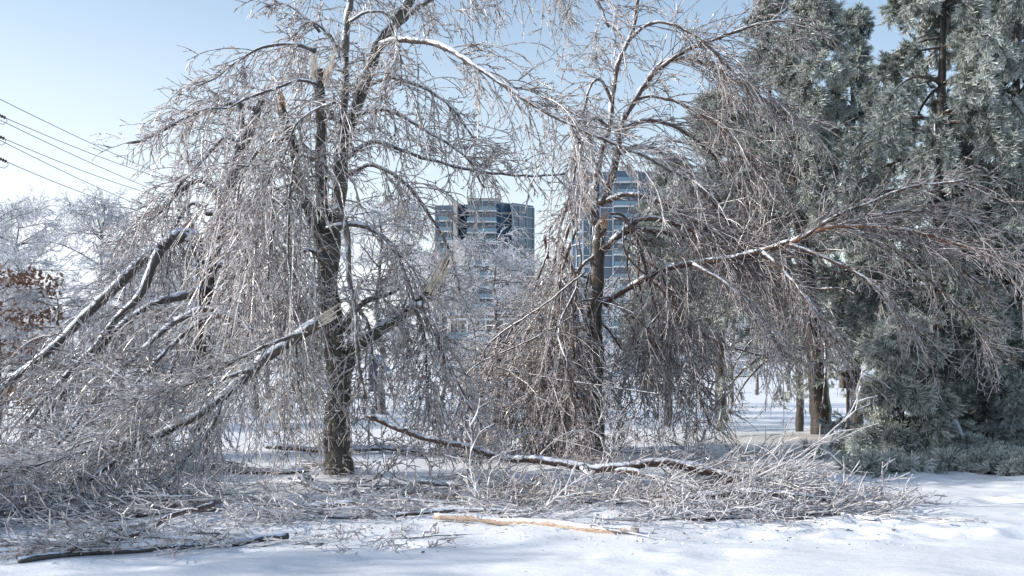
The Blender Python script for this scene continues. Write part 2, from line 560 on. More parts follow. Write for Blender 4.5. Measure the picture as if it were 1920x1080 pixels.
# snow
m, nt = new_mat('snow')
L = nt.links.new
o = N_(nt, 'ShaderNodeOutputMaterial'); b = N_(nt, 'ShaderNodeBsdfPrincipled')
tc = N_(nt, 'ShaderNodeTexCoord')
n1 = N_(nt, 'ShaderNodeTexNoise'); n1.inputs['Scale'].default_value = 1.1; n1.inputs['Detail'].default_value = 10; n1.inputs['Roughness'].default_value = .62
mp = N_(nt, 'ShaderNodeMapping'); mp.inputs['Scale'].default_value = (.7, 1.5, 1); L(tc.outputs['Object'], mp.inputs[0]); L(mp.outputs[0], n1.inputs['Vector'])
n2 = N_(nt, 'ShaderNodeTexNoise'); n2.inputs['Scale'].default_value = 34; n2.inputs['Detail'].default_value = 6; L(tc.outputs['Object'], n2.inputs['Vector'])
ad = N_(nt, 'ShaderNodeMath', operation='MULTIPLY_ADD'); L(n2.outputs[0], ad.inputs[0]); ad.inputs[1].default_value = .05; L(n1.outputs[0], ad.inputs[2])
bp = N_(nt, 'ShaderNodeBump'); bp.inputs['Strength'].default_value = .55; bp.inputs['Distance'].default_value = .12
L(ad.outputs[0], bp.inputs['Height']); L(bp.outputs[0], b.inputs['Normal'])
# debris (pine litter frozen in the crust) under the pines and bits of bark beneath the broken trees
atn = N_(nt, 'ShaderNodeAttribute'); atn.attribute_name = 'litter'
n3 = N_(nt, 'ShaderNodeTexNoise'); n3.inputs['Scale'].default_value = 5; n3.inputs['Detail'].default_value = 9; n3.inputs['Roughness'].default_value = .75; L(tc.outputs['Object'], n3.inputs['Vector'])
a3 = N_(nt, 'ShaderNodeMath', operation='MULTIPLY_ADD'); L(n3.outputs[0], a3.inputs[0]); a3.inputs[1].default_value = .9; L(atn.outputs['Fac'], a3.inputs[2])
r3 = N_(nt, 'ShaderNodeMapRange'); r3.inputs[1].default_value = .65; r3.inputs[2].default_value = 1.5; r3.inputs[4].default_value = .75; L(a3.outputs[0], r3.inputs[0])
mx = N_(nt, 'ShaderNodeMixRGB'); L(r3.outputs[0], mx.inputs[0]); mx.inputs[1].default_value = (.80, .815, .84, 1); mx.inputs[2].default_value = (.46, .42, .36, 1)
n4 = N_(nt, 'ShaderNodeTexVoronoi'); n4.inputs['Scale'].default_value = 3.5; L(tc.outputs['Object'], n4.inputs['Vector'])
r4 = N_(nt, 'ShaderNodeMapRange'); r4.inputs[1].default_value = .035; r4.inputs[2].default_value = .06; r4.inputs[3].default_value = .6; r4.inputs[4].default_value = 0; L(n4.outputs['Distance'], r4.inputs[0])
mx2 = N_(nt, 'ShaderNodeMixRGB'); L(r4.outputs[0], mx2.inputs[0]); L(mx.outputs[0], mx2.inputs[1]); mx2.inputs[2].default_value = (.22, .16, .12, 1)
L(mx2.outputs[0], b.inputs['Base Color'])
b.inputs['Roughness'].default_value = .45
b.inputs['Specular IOR Level'].default_value = .35
b.inputs['Subsurface Weight'].default_value = 0
L(b.outputs[0], o.inputs[0])
M['snow'] = m

# ------------------------------------------------------------------ ground
def axis_lin(a, b, step, far, grow_=1.12):
    mid = list(np.arange(a, b, step))
    out, s, x = [], step, mid[-1]
    while x < far[1]:
        s *= grow_; x += s; out.append(x)
    pre, s, x = [], step, mid[0]
    while x > far[0]:
        s *= grow_; x -= s; pre.append(x)
    return np.array(pre[::-1] + mid + out)

xs = axis_lin(-8, 10, .075, (-3000, 3000))
ys = axis_lin(7.2, 24, .07, (-60, 5000), 1.10)
X, Yg = np.meshgrid(xs, ys)
Z = gzd(X, Yg)
Z = Z - 14 * smooth((Yg - 900) / 3000)
V = np.stack([X, Yg, Z], -1).reshape(-1, 3)
nx, ny = len(xs), len(ys)
i = np.arange(nx - 1)[None]; j = np.arange(ny - 1)[:, None]
a0 = (j * nx + i).ravel()
F = np.stack([a0, a0 + 1, a0 + nx + 1, a0 + nx], 1)
lit = 1.0 * np.exp(-((X - 5.6) / 3.2) ** 2 - ((Yg - 21.5) / 2.6) ** 2) + .9 * np.exp(-((X - 7.6) / 1.6) ** 2 - ((Yg - 17.5) / 1.6) ** 2) \
    + .35 * np.exp(-((X + 2) / 4) ** 2 - ((Yg - 12.5) / 2.4) ** 2)
me = mesh_from('snow_ground', V, F, {'litter': lit.ravel()})
tag(obj('snow_ground', me, M['snow']), kind='structure')

# ------------------------------------------------------------------ limb builder
def limb(root, pts, w0, w1, mat, tw=None, tmat=None, name='branch', wob=.012, sides=9, parent=None, label=None, grounded=False, step=.07, tw2=None):
    """pts [(u,v,Y)...]; w = width in px of the 1920 px picture at that depth"""
    n = len(pts)
    P = []
    tw, tw2 = [None if t is None else dict(t, n=max(3, int(t['n'] * DENS))) for t in (tw, tw2)]
    for k, (u, v, Y) in enumerate(pts):
        p = at(u, v, Y)
        w = w0 + (w1 - w0) * (k / (n - 1)) ** .9
        P.append([*p, w / 2 / FPX * Y])
    S = spline(P, step)
    # natural wobble and ridged thickness
    k = len(S)
    wv = np.stack([np.convolve(rng.normal(size=k + 8), np.ones(9) / 3, 'valid')[:k] for _ in range(3)], 1)
    env = np.minimum(1, np.linspace(0, 6, k))[:, None]
    S[:, :3] += wv * wob * env
    S[:, 3] = np.maximum(S[:, 3], .003) * (1 + .07 * rng.normal(size=k))
    if name == 'trunk':
        S[:, 3] *= 1 + .55 * np.exp(-(S[:, 2] - S[0, 2]) / .16)
    if grounded:
        S[:, 2] = np.maximum(S[:, 2], gz(S[:, 0], S[:, 1]) + S[:, 3] * .7)
    mb = MB()
    mb.tubes(S[None, :, :3], S[None, :, 3], sides, cap=True, a=np.array([rng.uniform()]))
    ori = root.location
    br = mb.build(name, mat, parent or root, ori)
    if label: br['label'] = label
    T = np.gradient(S[:, :3], axis=0); T = unit(T)
    tws = [t for t in (tw, tw2) if t]
    if tws:
        mt = MB()
        for t in tws: leaf_twigs(mt, S, T, **t)
        o = mt.build('twigs', tmat, br, ori)
        o['kind'] = 'stuff'
    return br, S, T


def leaf_twigs(mt, S, T, n=40, L=(.5, 1.2), t0=.1, t1=1., droop=1.6, fwd=.5, out=.8, up=0., K=9, wander=.09, rad=.009, bias=(0, 0, 0), **kw):
    ph = rng.uniform(size=n) ** .8
    t = (t0 + (t1 - t0) * ph) * (len(S) - 1)
    k = np.minimum(t.astype(int), len(S) - 2)
    f = (t - k)[:, None]
    pos = S[k, :3] * (1 - f) + S[k + 1, :3] * f
    d = T[k]
    o = unit(np.cross(d, rng.normal(size=d.shape)))
    d0 = unit(d * fwd + o * out + np.array([[0, 0, up]]) + np.array([bias]))
    LL = L[0] * .8 + (L[1] * 1.2 - L[0] * .8) * rng.uniform(size=n) ** 1.4
    twig_set(mt, pos, d0, LL, K, droop * rng.uniform(.3, 1.25, n), wander, rad, **kw)


def torn(root, parent, base, tip, width, mat, spread=.35, n=6, thick=.3, name='torn_wood', hollow=0):
    """splintered end: several long flat shards side by side, each of its own length"""
    base = np.asarray(base, float); tip = np.asarray(tip, float)
    ax = tip - base; Lg = np.linalg.norm(ax); ax /= Lg
    side = unit(np.cross(ax, np.array([0, 1., 0.])))       # lies roughly across the view
    dep = np.cross(ax, side)
    mb = MB()
    n = int(n * 2.6)
    for q in range(n):
        s0 = (q + .5) / n - .5
        wq = width / n * rng.uniform(.9, 1.8)
        Lq = Lg * rng.uniform(.3, .95) if q != n // 2 else Lg
        lean = s0 * spread * Lg * .5
        th = width * thick * rng.uniform(.6, 1.2)
        off = dep * rng.normal() * width * .1
        b0 = base + side * s0 * width + off
        rows = []
        for f, ww in ((-.15, 1), (.35, 1.0), (.65, .75), (.88, .35), (1, .03)):
            c = b0 + ax * Lq * f + side * lean * max(f, 0) ** 1.5 + side * rng.normal() * width * .03
            for a, b in ((-1, -1), (1, -1), (1, 1), (-1, 1)):
                rows.append(c + side * a * wq * ww / 2 + dep * b * th * ww / 2)
        V = np.array(rows)
        Q = []
        for r in range(4):
            for c in range(4):
                Q.append([r * 4 + c, r * 4 + (c + 1) % 4, r * 4 + 4 + (c + 1) % 4, r * 4 + 4 + c])
        Q.append([3, 2, 1, 0]); Q.append([16, 17, 18, 19])
        mb.add(V, Q)
    return mb.build(name, mat, parent, root.location, smooth_shade=False)


YA = 14.6
DENS = .51
YB = 18.5
YH = 17.8
A = lambda pts, Y, dy=0: [(u, v, Y + (0 if len(r) == 0 else r[0])) for (u, v, *r) in pts]

# twig habits
def hang(n, L=(.7, 1.5), **k):
    d = dict(n=n, L=L, droop=2.2, fwd=.5, out=.8, up=.15, wander=.07, rad=.0104, K=12, sub=5, subL=.5, spur=5, spurL=.045, sub2=1)
    d.update(k); return d

def spray(n, L=(.4, .9), **k):
    d = dict(n=n, L=L, droop=.9, fwd=1.0, out=.6, up=0, wander=.065, rad=.0098, K=10, sub=4, subL=.52, spur=5, spurL=.045, sub2=1)
    d.update(k); return d

# ================================================================== BACKGROUND TREES
def back_tree(seed, H, weep, spreadr, n1, mat_t, leafy=False):
    """returns meshes (trunk, crown) of a far tree, built at the origin"""
    global rng
    keep = rng
    rng = np.random.default_rng(seed)
    tr = MB()
    K = 14
    z = np.linspace(-.3, H * .93, K)
    P = np.stack([np.cumsum(rng.normal(size=K)) * H * .010, np.cumsum(rng.normal(size=K)) * H * .010, z], 1)
    R = H * .017 * np.linspace(1, .1, K)
    tr.tubes(P[None], R[None], 8)
    t = rng.uniform(.22, 1.0, n1) ** .8
    k = np.minimum((t * (K - 1)).astype(int), K - 2)
    f = (t * (K - 1) - k)[:, None]
    pos = P[k] * (1 - f) + P[k + 1] * f
    az = rng.uniform(0, 2 * PI, n1)
    el = rng.uniform(.15, .8, n1)
    d0 = np.stack([np.cos(az) * np.cos(el), np.sin(az) * np.cos(el), np.sin(el)], 1)
    LL = spreadr * (1.25 - .75 * t) * rng.uniform(.7, 1.25, n1)
    PB, DB = grow(pos, d0, LL, 10, weep, .06, False)
    RB = (H * .0055) * np.linspace(1, .3, 11)[None] * (1.2 - .7 * t[:, None])
    tr.tubes(PB, RB, 5)
    cr = MB()
    pos, dr, tt, idx = sample(PB, DB, 15, .15, 1)
    out = unit(np.cross(dr, rng.normal(size=dr.shape)))
    d0 = unit(dr * .8 + out * .8)
    twig_set(cr, pos, d0, rng.uniform(.5, 1.25, len(idx)) * H * .085, 5, weep * 3.2, .12, H * .0017, sub=4, subL=.55, spur=3, ground=False, sub_k=3, spurL=H * .012)
    V = np.concatenate(tr.V); mt_ = mesh_from('trunk', V, np.concatenate(tr.Q), {'tint': np.concatenate(tr.A)})
    mt_.materials.append(M['backbark'])
    V = np.concatenate(cr.V); mc = mesh_from('crown', V, np.concatenate(cr.Q), {'tint': np.concatenate(cr.A)})
    mc.materials.append(mat_t)
    rng = keep
    return mt_, mc

BT = [back_tree(11, 8, .22, 2.7, 40, M['twigBack']), back_tree(12, 8, .42, 2.9, 44, M['twigBack']), back_tree(13, 8, .12, 2.2, 42, M['twigBack']), back_tree(14, 8, .5, 3.4, 40, M['twigBack'])]

def put_back(var, u, Y, vtop, label, name='icy_tree', group=None, rz=0., cat='tree', w=1.0):
    x = (u - 960) / FPX * Y
    g = float(gz(x, Y))
    H = CAM_H + (HOR - vtop) / FPX * Y - g
    t = thing(name, label, cat, (x, Y, g - .05), group)
    s = H / 8
    t.rotation_euler = (0, 0, rz); t.scale = (s * w, s * w, s)
    for nm, me in zip(('trunk', 'crown'), BT[var]):
        c = obj(nm, me, None, t)
        if nm == 'crown': c['kind'] = 'stuff'
    return t

put_back(1, 182, 34, 345, 'ice coated weeping tree whose arched top crosses the overhead wires', rz=.4)
put_back(2, 60, 38, 365, 'icy bare tree with thin dark trunk left of the arched weeping tree', rz=2)
put_back(0, -30, 30, 360, 'icy tree cut by the left edge of the picture under the insulators', rz=1)
put_back(3, 105, 27, 520, 'low broad ice covered tree below the arched weeping tree', rz=3.1, w=1.3)
put_back(1, 245, 30, 455, 'icy tree whose crown fills the gap beside the arched weeping tree', rz=2.2, w=1.2)
put_back(0, 400, 28, 440, 'icy tree directly behind the dark leaning tree', rz=3.3, w=1.2)
put_back(0, 300, 36, 470, 'icy tree behind the big snapped limb of the left dark tree', rz=4)
put_back(3, 480, 33, 360, 'white icy tree behind the gap between the two leftmost broken trees', rz=5, w=1.1)
put_back(1, 715, 34, 350, 'dense white icy tree seen right behind the grey trunk of the biggest tree', rz=.9, w=1.15)
put_back(0, 590, 40, 390, 'icy tree standing far behind the trunk of the biggest tree', rz=2.8)
put_back(3, 826, 25.5, 470, 'white icy tree with slim trunk in front of the left glass apartment tower', rz=1.7, w=1.0)
put_back(3, 925, 28, 425, 'icy tree whose bright sprays cross the front of the left glass tower', rz=3.9, w=1.1)
put_back(1, 985, 31, 455, 'icy tree between the two glass apartment towers', rz=5.3)
put_back(2, 1065, 40, 500, 'icy tree whose crown shows behind the hanging brown twig curtain', rz=.3, w=1.2)
put_back(0, 1370, 42, 480, 'icy tree behind the low branches of the pines', rz=.9, w=1.2)
put_back(3, 1160, 45, 520, 'icy tree at the foot of the right glass tower', rz=2.2, w=1.2)
def put_side(var, x, y, H, label, rz):
    g = float(gz(x, y))
    t = thing('icy_tree', label, 'tree', (x, y, g - .05)); s = H / 8
    t.rotation_euler = (0, 0, rz); t.scale = (s, s, s)
    for nm, me in zip(('trunk', 'crown'), BT[var]):
        c = obj(nm, me, None, t)
        if nm == 'crown': c['kind'] = 'stuff'
put_side(2, -19, 7.2, 9, 'icy tree beyond the left picture edge, level with the front snow', 2.0)
put_side(1, -22, 13.5, 9, 'icy tree farthest out beyond the left picture edge, level with the fallen limbs', 2.6)
k = 0
for (u, Y, vt) in [(20, 75, 560), (150, 82, 575), (260, 70, 540), (390, 90, 570), (560, 84, 560), (650, 78, 590), (760, 120, 590), (1330, 110, 600), (1420, 95, 590), (1530, 105, 585), (1640, 90, 580), (1750, 100, 570), (1860, 96, 575), (1960, 85, 560), (1200, 120, 600), (-90, 70, 520), (505, 60, 520), (330, 58, 500), (1480, 70, 560), (1700, 72, 560), (1590, 62, 560)]:
    put_back(k % 4, u, Y, vt, 'small distant icy tree in the row beyond the snowy field', group='distant icy trees beyond the field', rz=k * 1.3, w=1.5)
    k += 1

# tree with brown leaves at the left edge
tb = put_back(0, -8, 26, 455, 'ice covered oak still holding rusty brown leaves at the left edge', name='oak_tree', rz=.2)
lf = MB()
nL = 7000
cx, cy, cz = tb.location
th = rng.uniform(0, 2 * PI, nL); rr = np.sqrt(rng.uniform(0, 1, nL)) * 1.55
zz = rng.uniform(.3, 3.9, nL)
clump = np.sin(th * 3 + zz * 4) + np.sin(zz * 7 + 1) + rng.normal(size=nL) * .4
sel = clump > .1
c = np.stack([cx + rr * np.cos(th), cy + rr * np.sin(th), cz + zz], 1)[sel]
nn = len(c)
a_ = unit(rng.normal(size=(nn, 3))) * .075; b_ = unit(np.cross(a_, rng.normal(size=(nn, 3)))) * .035
Vl = np.stack([c - a_, c + b_, c + a_, c - b_], 1).reshape(-1, 3)
lf.add(Vl, np.arange(nn * 4).reshape(-1, 4))
M['leaf'] = plain('rusty_leaf', (.17, .085, .05), .6, noise=.4, nscale=3)
lo = lf.build('leaves', M['leaf'], None, (0, 0, 0))
lo.parent = tb
lo.matrix_parent_inverse = (Matrix.LocRotScale(tb.location, tb.rotation_euler, tb.scale)).inverted()
lo['kind'] = 'stuff'

# ================================================================== TREE A, biggest
bA = at(636, 900, YA)
tA = thing('weeping_tree', 'tallest ice coated broken tree with mossy grey trunk and splintered crown left of centre', 'tree', (bA[0], YA, float(gz(bA[0], YA))))
a = lambda pts, dy=0.: [(p[0], p[1], YA + (p[2] if len(p) > 2 else 0) + dy) for p in pts]
tkA, SA, TA = limb(tA, a([(640, 925), (636, 880), (630, 800), (636, 730), (628, 670), (622, 610), (616, 550), (610, 490), (606, 440)]), 54, 30, M['barkA'], name='trunk', sides=14, wob=.012,
      tw=hang(110, (.25, .6), t0=.0, t1=.6, out=1.2, fwd=0, droop=1.0, up=.4, sub=3), tmat=M['twigA'])
# root flare
br, S, T = limb(tA, a([(606, 450), (602, 390), (600, 310), (603, 220), (600, 150), (597, 128)]), 28, 17, M['barkA'], hang(75, (.6, 1.6), t0=.25, out=1, fwd=.1), M['twigA'])
torn(tA, br, at(592, 150, YA), at(581, 70, YA), .10, M['wood'], n=3, spread=.1)
torn(tA, br, at(612, 152, YA - .05), at(628, 76, YA - .05), .10, M['wood'], n=3, spread=.1)
limb(tA, a([(618, 520), (626, 440), (634, 360), (640, 290), (652, 262), (668, 205, .1), (694, 135, .2), (720, 70, .3), (768, -5, .4), (815, -90, .5)]), 30, 18, M['barkA'], hang(85, (.6, 1.4), t0=.2, out=1), M['twigA'])
limb(tA, a([(636, 330), (640, 250), (642, 180), (648, 90), (655, 0), (660, -80)], .25), 22, 12, M['limbA'], hang(95, (.5, 1.3), t0=.1, out=1), M['twigA'])
br, S, T = limb(tA, a([(606, 470), (590, 420, -.1), (574, 372, -.2), (560, 320, -.3), (550, 262, -.3), (537, 230, -.35), (530, 200, -.35)]), 24, 13, M['barkA'], hang(75, (.8, 2.2), t0=.1, out=1), M['twigA'])
torn(tA, br, at(530, 215, YA - .35), at(521, 142, YA - .35), .10, M['woodO'], n=4, spread=.15)
limb(tA, a([(714, 84, .25), (745, 74), (790, 76, -.3), (840, 92, -.5), (885, 120, -.7), (940, 160, -.9), (1000, 195, -1.0), (1060, 228, -1.1), (1125, 258, -1.2), (1205, 290, -1.2), (1290, 335, -1.2)]), 15, 5, M['limbA'],
     hang(120, (.5, 1.25), droop=1.5, fwd=.7), M['twigA'], tw2=spray(50, (.4, .9), t0=.5))
limb(tA, a([(775, -20, .4), (850, -80, .2), (950, -100, 0), (1040, -70, -.2), (1110, -10, -.4), (1140, 50, -.5)]), 16, 5, M['limbA'], hang(105, (.6, 1.35), droop=2.2, fwd=.5), M['twigA'])
limb(tA, a([(730, 60, .4), (790, 10, .8), (860, -30, 1), (960, -40, 1), (1060, -50, 1)]), 12, 5, M['limbA'], hang(60, (.6, 1.2), droop=2.2), M['twigA'])
limb(tA, a([(648, 300), (690, 268, .1), (740, 275), (800, 297), (870, 317), (940, 328), (1020, 331), (1060, 328)], .2), 9, 3.5, M['limbDark'], hang(40, (.35, .8), droop=1.8), M['twigA'])
limb(tA, a([(668, 215), (715, 205), (770, 225), (830, 260), (880, 300), (910, 350)], -.2), 9, 4, M['limbA'], hang(75, (.5, 1.1), droop=1.8), M['twigA'])
limb(tA, a([(690, 160), (740, 150), (800, 170), (850, 205), (895, 270)], .4), 8, 4, M['limbA'], hang(55, (.4, 1.0), droop=1.8), M['twigA'])
limb(tA, a([(650, 330), (700, 310), (760, 345), (810, 410), (840, 470), (860, 540)], .5), 9, 4, M['limbA'], hang(95, (.6, 1.3), droop=1.8), M['twigA'])
limb(tA, a([(592, 96), (560, 84), (520, 82), (480, 92), (440, 118), (405, 148), (372, 160)], -.1), 9, 3, M['limbDark'], hang(50, (.4, 1.0), fwd=.9), M['twigA'])
limb(tA, a([(600, 160), (565, 150), (520, 165), (470, 180), (430, 200), (385, 205), (345, 222)], -.6), 8, 3, M['limbDark'], hang(50, (.4, 1.0), fwd=.9), M['twigA'])
limb(tA, a([(600, 60), (570, 30), (540, 10), (515, 5)], .4), 6, 3, M['limbA'], hang(24, (.3, .8), fwd=.8), M['twigA'])
limb(tA, a([(645, 120), (610, 60), (580, 40), (555, 60), (545, 120)], .4), 8, 3, M['limbA'], hang(50, (.5, 1.2)), M['twigA'])
limb(tA, a([(655, 40), (690, 20), (730, 30), (750, 90), (752, 160)], -.4), 7, 3, M['limbA'], hang(50, (.5, 1.2)), M['twigA'])
limb(tA, a([(545, 260), (510, 262), (480, 290), (450, 350), (440, 420)], -.7), 10, 4, M['limbA'], hang(48, (.8, 2.0)), M['twigA'])
limb(tA, a([(560, 330), (520, 310), (490, 340), (470, 420), (460, 520)], -.3), 10, 4, M['limbA'], hang(50, (.9, 2.0)), M['twigA'])
limb(tA, a([(574, 390), (545, 370), (520, 400), (505, 470), (500, 560)], -.6), 11, 4, M['limbA'], hang(52, (.9, 2.0)), M['twigA'])
limb(tA, a([(590, 300), (560, 290), (545, 340), (540, 440), (545, 540)], -.8), 9, 4, M['limbA'], hang(50, (.8, 1.9)), M['twigA'])
limb(tA, a([(603, 200), (630, 190), (560, 230), (520, 330)], -.9), 7, 3, M['limbA'], hang(60, (.8, 1.9)), M['twigA'])
br, S, T = limb(tA, a([(625, 388), (638, 400), (648, 440), (655, 500), (662, 550), (666, 610), (668, 680), (682, 745)], -.7), 14, 6, M['limbA'], hang(40, (.4, 1.0), t0=.2), M['twigA'], label='snapped limb hanging straight down beside the trunk')
torn(tA, br, at(637, 398, YA - .7), at(604, 360, YA - .65), .07, M['wood'], n=3)
limb(tA, a([(612, 430), (645, 420), (680, 423), (715, 440), (742, 468), (760, 510), (776, 560), (790, 620)], -.3), 13, 5, M['limbA'], hang(80, (.6, 1.3)), M['twigA'])
limb(tA, a([(640, 620), (662, 585), (690, 562), (722, 553), (750, 540)], -.1), 15, 7, M['barkA'], hang(24, (.4, 1.0)), M['twigA'])
br, S, T = limb(tA, a([(632, 740), (645, 700), (672, 650), (710, 625), (760, 590), (800, 552, -.1), (828, 512, -.2), (838, 490, -.2)]), 28, 16, M['barkA'], hang(30, (.5, 1.1), t0=.3, out=1), M['twigA'], sides=12, label='low limb snapped off with a long pale torn face')
torn(tA, br, at(810, 540, YA - .3), at(858, 450, YA - .3), .15, M['wood'], n=5, thick=.2, spread=.1)
torn(tA, br, at(775, 586, YA - .12), at(812, 535, YA - .12), .10, M['wood'], n=3, thick=.2, spread=0)
limb(tA, a([(786, 565), (800, 600), (825, 655), (850, 705), (880, 760), (905, 800)], -.5), 10, 4, M['limbA'], hang(80, (.5, 1.2), fwd=.8), M['twigA'])
limb(tA, a([(770, 560), (790, 600), (800, 660), (805, 740)], -.2), 8, 4, M['limbA'], hang(60, (.5, 1.2), fwd=.8), M['twigA'])
limb(tA, a([(612, 500), (590, 470), (560, 480), (540, 560), (530, 640), (535, 720)], -.5), 12, 5, M['limbA'], hang(90, (.6, 1.6)), M['twigA'])
limb(tA, a([(620, 590), (650, 560), (690, 610), (700, 700), (705, 770)], .3), 10, 4, M['limbA'], hang(60, (.5, 1.3)), M['twigA'])
limb(tA, a([(616, 560), (580, 540), (555, 600), (560, 700), (575, 780)], .4), 10, 4, M['limbA'], hang(70, (.5, 1.4)), M['twigA'])

# leaning limb C lodged against the big tree: a thing of its own, broken right off
bC = at(600, 600, YA - .9)
tC = thing('broken_limb', 'snow crusted broken limb leaning down leftward across the mossy trunk, its torn end pale', 'branch', (-3.4, 13.2, 0))
C_pts = [(600, 602, 13.7), (560, 628, 13.6), (510, 668, 13.4), (470, 700, 13.2), (420, 742, 13.0), (360, 782, 12.7), (300, 815, 12.4), (230, 858, 12.1), (170, 895, 11.7), (100, 945, 11.3), (30, 985, 10.9)]
br, S, T = limb(tC, C_pts, 26, 9, M['limbSnow'], spray(230, (.8, 1.9), t0=.15, fwd=1.4, out=.5, droop=.35, up=.06, sub=4, wander=.07, bias=(0, .35, 0)), M['twigLit'], tw2=hang(120, (.5, 1.3), t0=.1, fwd=.4, bias=(0, .5, 0)), grounded=True)
torn(tC, br, at(598, 603, 13.65), at(658, 568, 13.7), .13, M['wood'], n=5, spread=.1)
limb(tC, [(480, 692, 13.2), (430, 705, 12.9), (370, 728, 12.6), (300, 760, 12.3), (200, 815, 12.0), (90, 860, 11.6), (-30, 900, 11.3)], 9, 4, M['limbA'], spray(150, (.8, 1.8), droop=.35, fwd=1.4, sub=4, wander=.07), M['twigLit'], grounded=True)
limb(tC, [(420, 742, 13.0), (400, 800, 12.8), (350, 860, 12.4), (280, 910, 12.0), (150, 960, 11.6)], 10, 4, M['limbA'], spray(110, (.6, 1.5), droop=.5, fwd=1.4, sub=4, wander=.08), M['twigLit'], grounded=True)
limb(tC, [(560, 628, 13.6), (520, 640, 13.1), (450, 670, 12.7), (380, 710, 12.4), (310, 735, 12.2)], 9, 4, M['limbA'], spray(90, (.5, 1.2), droop=.7), M['twigA'])
limb(tC, [(300, 815, 12.4), (230, 830, 12.0), (140, 850, 11.5), (40, 880, 11.0), (-60, 900, 10.6)], 9, 4, M['limbA'], spray(120, (.7, 1.7), droop=.4, fwd=1.4, sub=4, wander=.07), M['twigLit'], grounded=True)

# ================================================================== TREE B, left dark tree
bB = at(375, 850, YB)
tB = thing('birch_tree', 'dark leaning broken tree left of the mossy trunk with its limbs fallen to the left', 'tree', (bB[0], YB, float(gz(bB[0], YB))))
b = lambda pts, dy=0.: [(p[0], p[1], YB + (p[2] if len(p) > 2 else 0) + dy) for p in pts]
HB = dict(sub=5, sub2=1)
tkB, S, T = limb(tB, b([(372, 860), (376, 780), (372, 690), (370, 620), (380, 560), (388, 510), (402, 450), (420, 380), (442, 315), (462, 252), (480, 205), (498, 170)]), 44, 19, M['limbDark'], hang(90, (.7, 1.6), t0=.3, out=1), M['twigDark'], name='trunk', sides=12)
torn(tB, tkB, at(494, 180, YB), at(510, 152, YB), .10, M['woodO'], n=4)
br, S, T = limb(tB, b([(380, 560), (374, 500), (366, 455), (356, 430), (350, 415)], -.1), 26, 20, M['limbDark'])
torn(tB, br, at(354, 440, YB - .2), at(352, 405, YB - .2), .16, M['woodO'], n=5, spread=.3)
limb(tB, b([(366, 470), (358, 440), (330, 445), (300, 466), (262, 492), (220, 535), (170, 580), (115, 635), (65, 678), (0, 730), (-60, 780)], -.4), 31, 12, M['limbDark'], hang(150, (.8, 1.8), t0=.05, droop=1.9), M['twigDark'], label='long snapped limb falling to the left with bluish snow on top')
limb(tB, b([(300, 468), (285, 500), (262, 550), (215, 600), (180, 650), (110, 720), (50, 790)], -.8), 20, 9, M['limbDark'], hang(105, (.7, 1.5)), M['twigDark'])
limb(tB, b([(380, 545), (340, 555), (290, 570), (240, 600), (190, 650), (140, 710), (80, 790), (20, 850)], -.2), 20, 8, M['limbDark'], hang(105, (.7, 1.5)), M['twigDark'])
limb(tB, b([(372, 600), (345, 640), (320, 700), (290, 770), (270, 830)], -.4), 17, 8, M['limbDark'], hang(90, (.7, 1.4)), M['twigDark'])
limb(tB, b([(420, 390), (405, 360), (370, 340), (325, 372), (290, 405), (255, 430), (225, 443)], -.1), 14, 5, M['limbDark'], hang(70, (.5, 1.3)), M['twigA'])
limb(tB, b([(440, 320), (450, 250), (448, 205), (440, 185)], -.2), 16, 10, M['limbDark'], hang(50, (.5, 1.2), out=1), M['twigA'])
limb(tB, b([(480, 205), (450, 195), (400, 203), (345, 220), (300, 245), (262, 265), (238, 267)], -.5), 12, 4, M['limbDark'], hang(55, (.4, .9), fwd=.9), M['twigA'])
limb(tB, b([(455, 270), (425, 260), (390, 290), (360, 320), (330, 360), (310, 410)], -.3), 12, 4, M['limbDark'], hang(65, (.5, 1.2)), M['twigA'])
limb(tB, b([(442, 315), (470, 300), (500, 330), (510, 400), (505, 480)], .3), 12, 5, M['limbDark'], hang(80, (.6, 1.4)), M['twigA'])
limb(tB, b([(402, 450), (430, 430), (460, 470), (470, 560), (465, 650)], .3), 12, 5, M['limbDark'], hang(90, (.6, 1.5)), M['twigDark'])
limb(tB, b([(388, 510), (420, 500), (435, 560), (440, 640), (430, 740)], .1), 12, 5, M['limbDark'], hang(90, (.6, 1.5)), M['twigDark'])
limb(tB, b([(420, 390), (390, 400), (360, 380), (330, 420), (310, 520)], .3), 12, 5, M['limbDark'], hang(90, (.6, 1.5)), M['twigDark'])

# two parallel fallen limbs between B and C
t1 = thing('broken_limb', 'upper paler of two parallel fallen limbs sloping left below the dark leaning tree', 'branch', (-4, 15.4, 0))
limb(t1, [(452, 594, 15.8), (420, 588, 15.7), (385, 579, 15.6), (340, 597, 15.4), (290, 632, 15.2), (240, 682, 15.0), (185, 742, 14.7), (110, 830, 14.2), (60, 880, 13.9)], 15, 7, M['limbSnow'], hang(130, (.6, 1.4), t0=.1), M['twigA'], grounded=True)
t2 = thing('broken_limb', 'darker lower of two parallel fallen limbs sloping left below the dark leaning tree', 'branch', (-3.8, 15, 0))
limb(t2, [(440, 602, 15.6), (400, 592, 15.4), (350, 622, 15.2), (300, 668, 15.0), (250, 722, 14.8), (190, 800, 14.5), (150, 850, 14.1)], 12, 6, M['limbDark'], hang(110, (.6, 1.3), t0=.1), M['twigDark'], grounded=True)

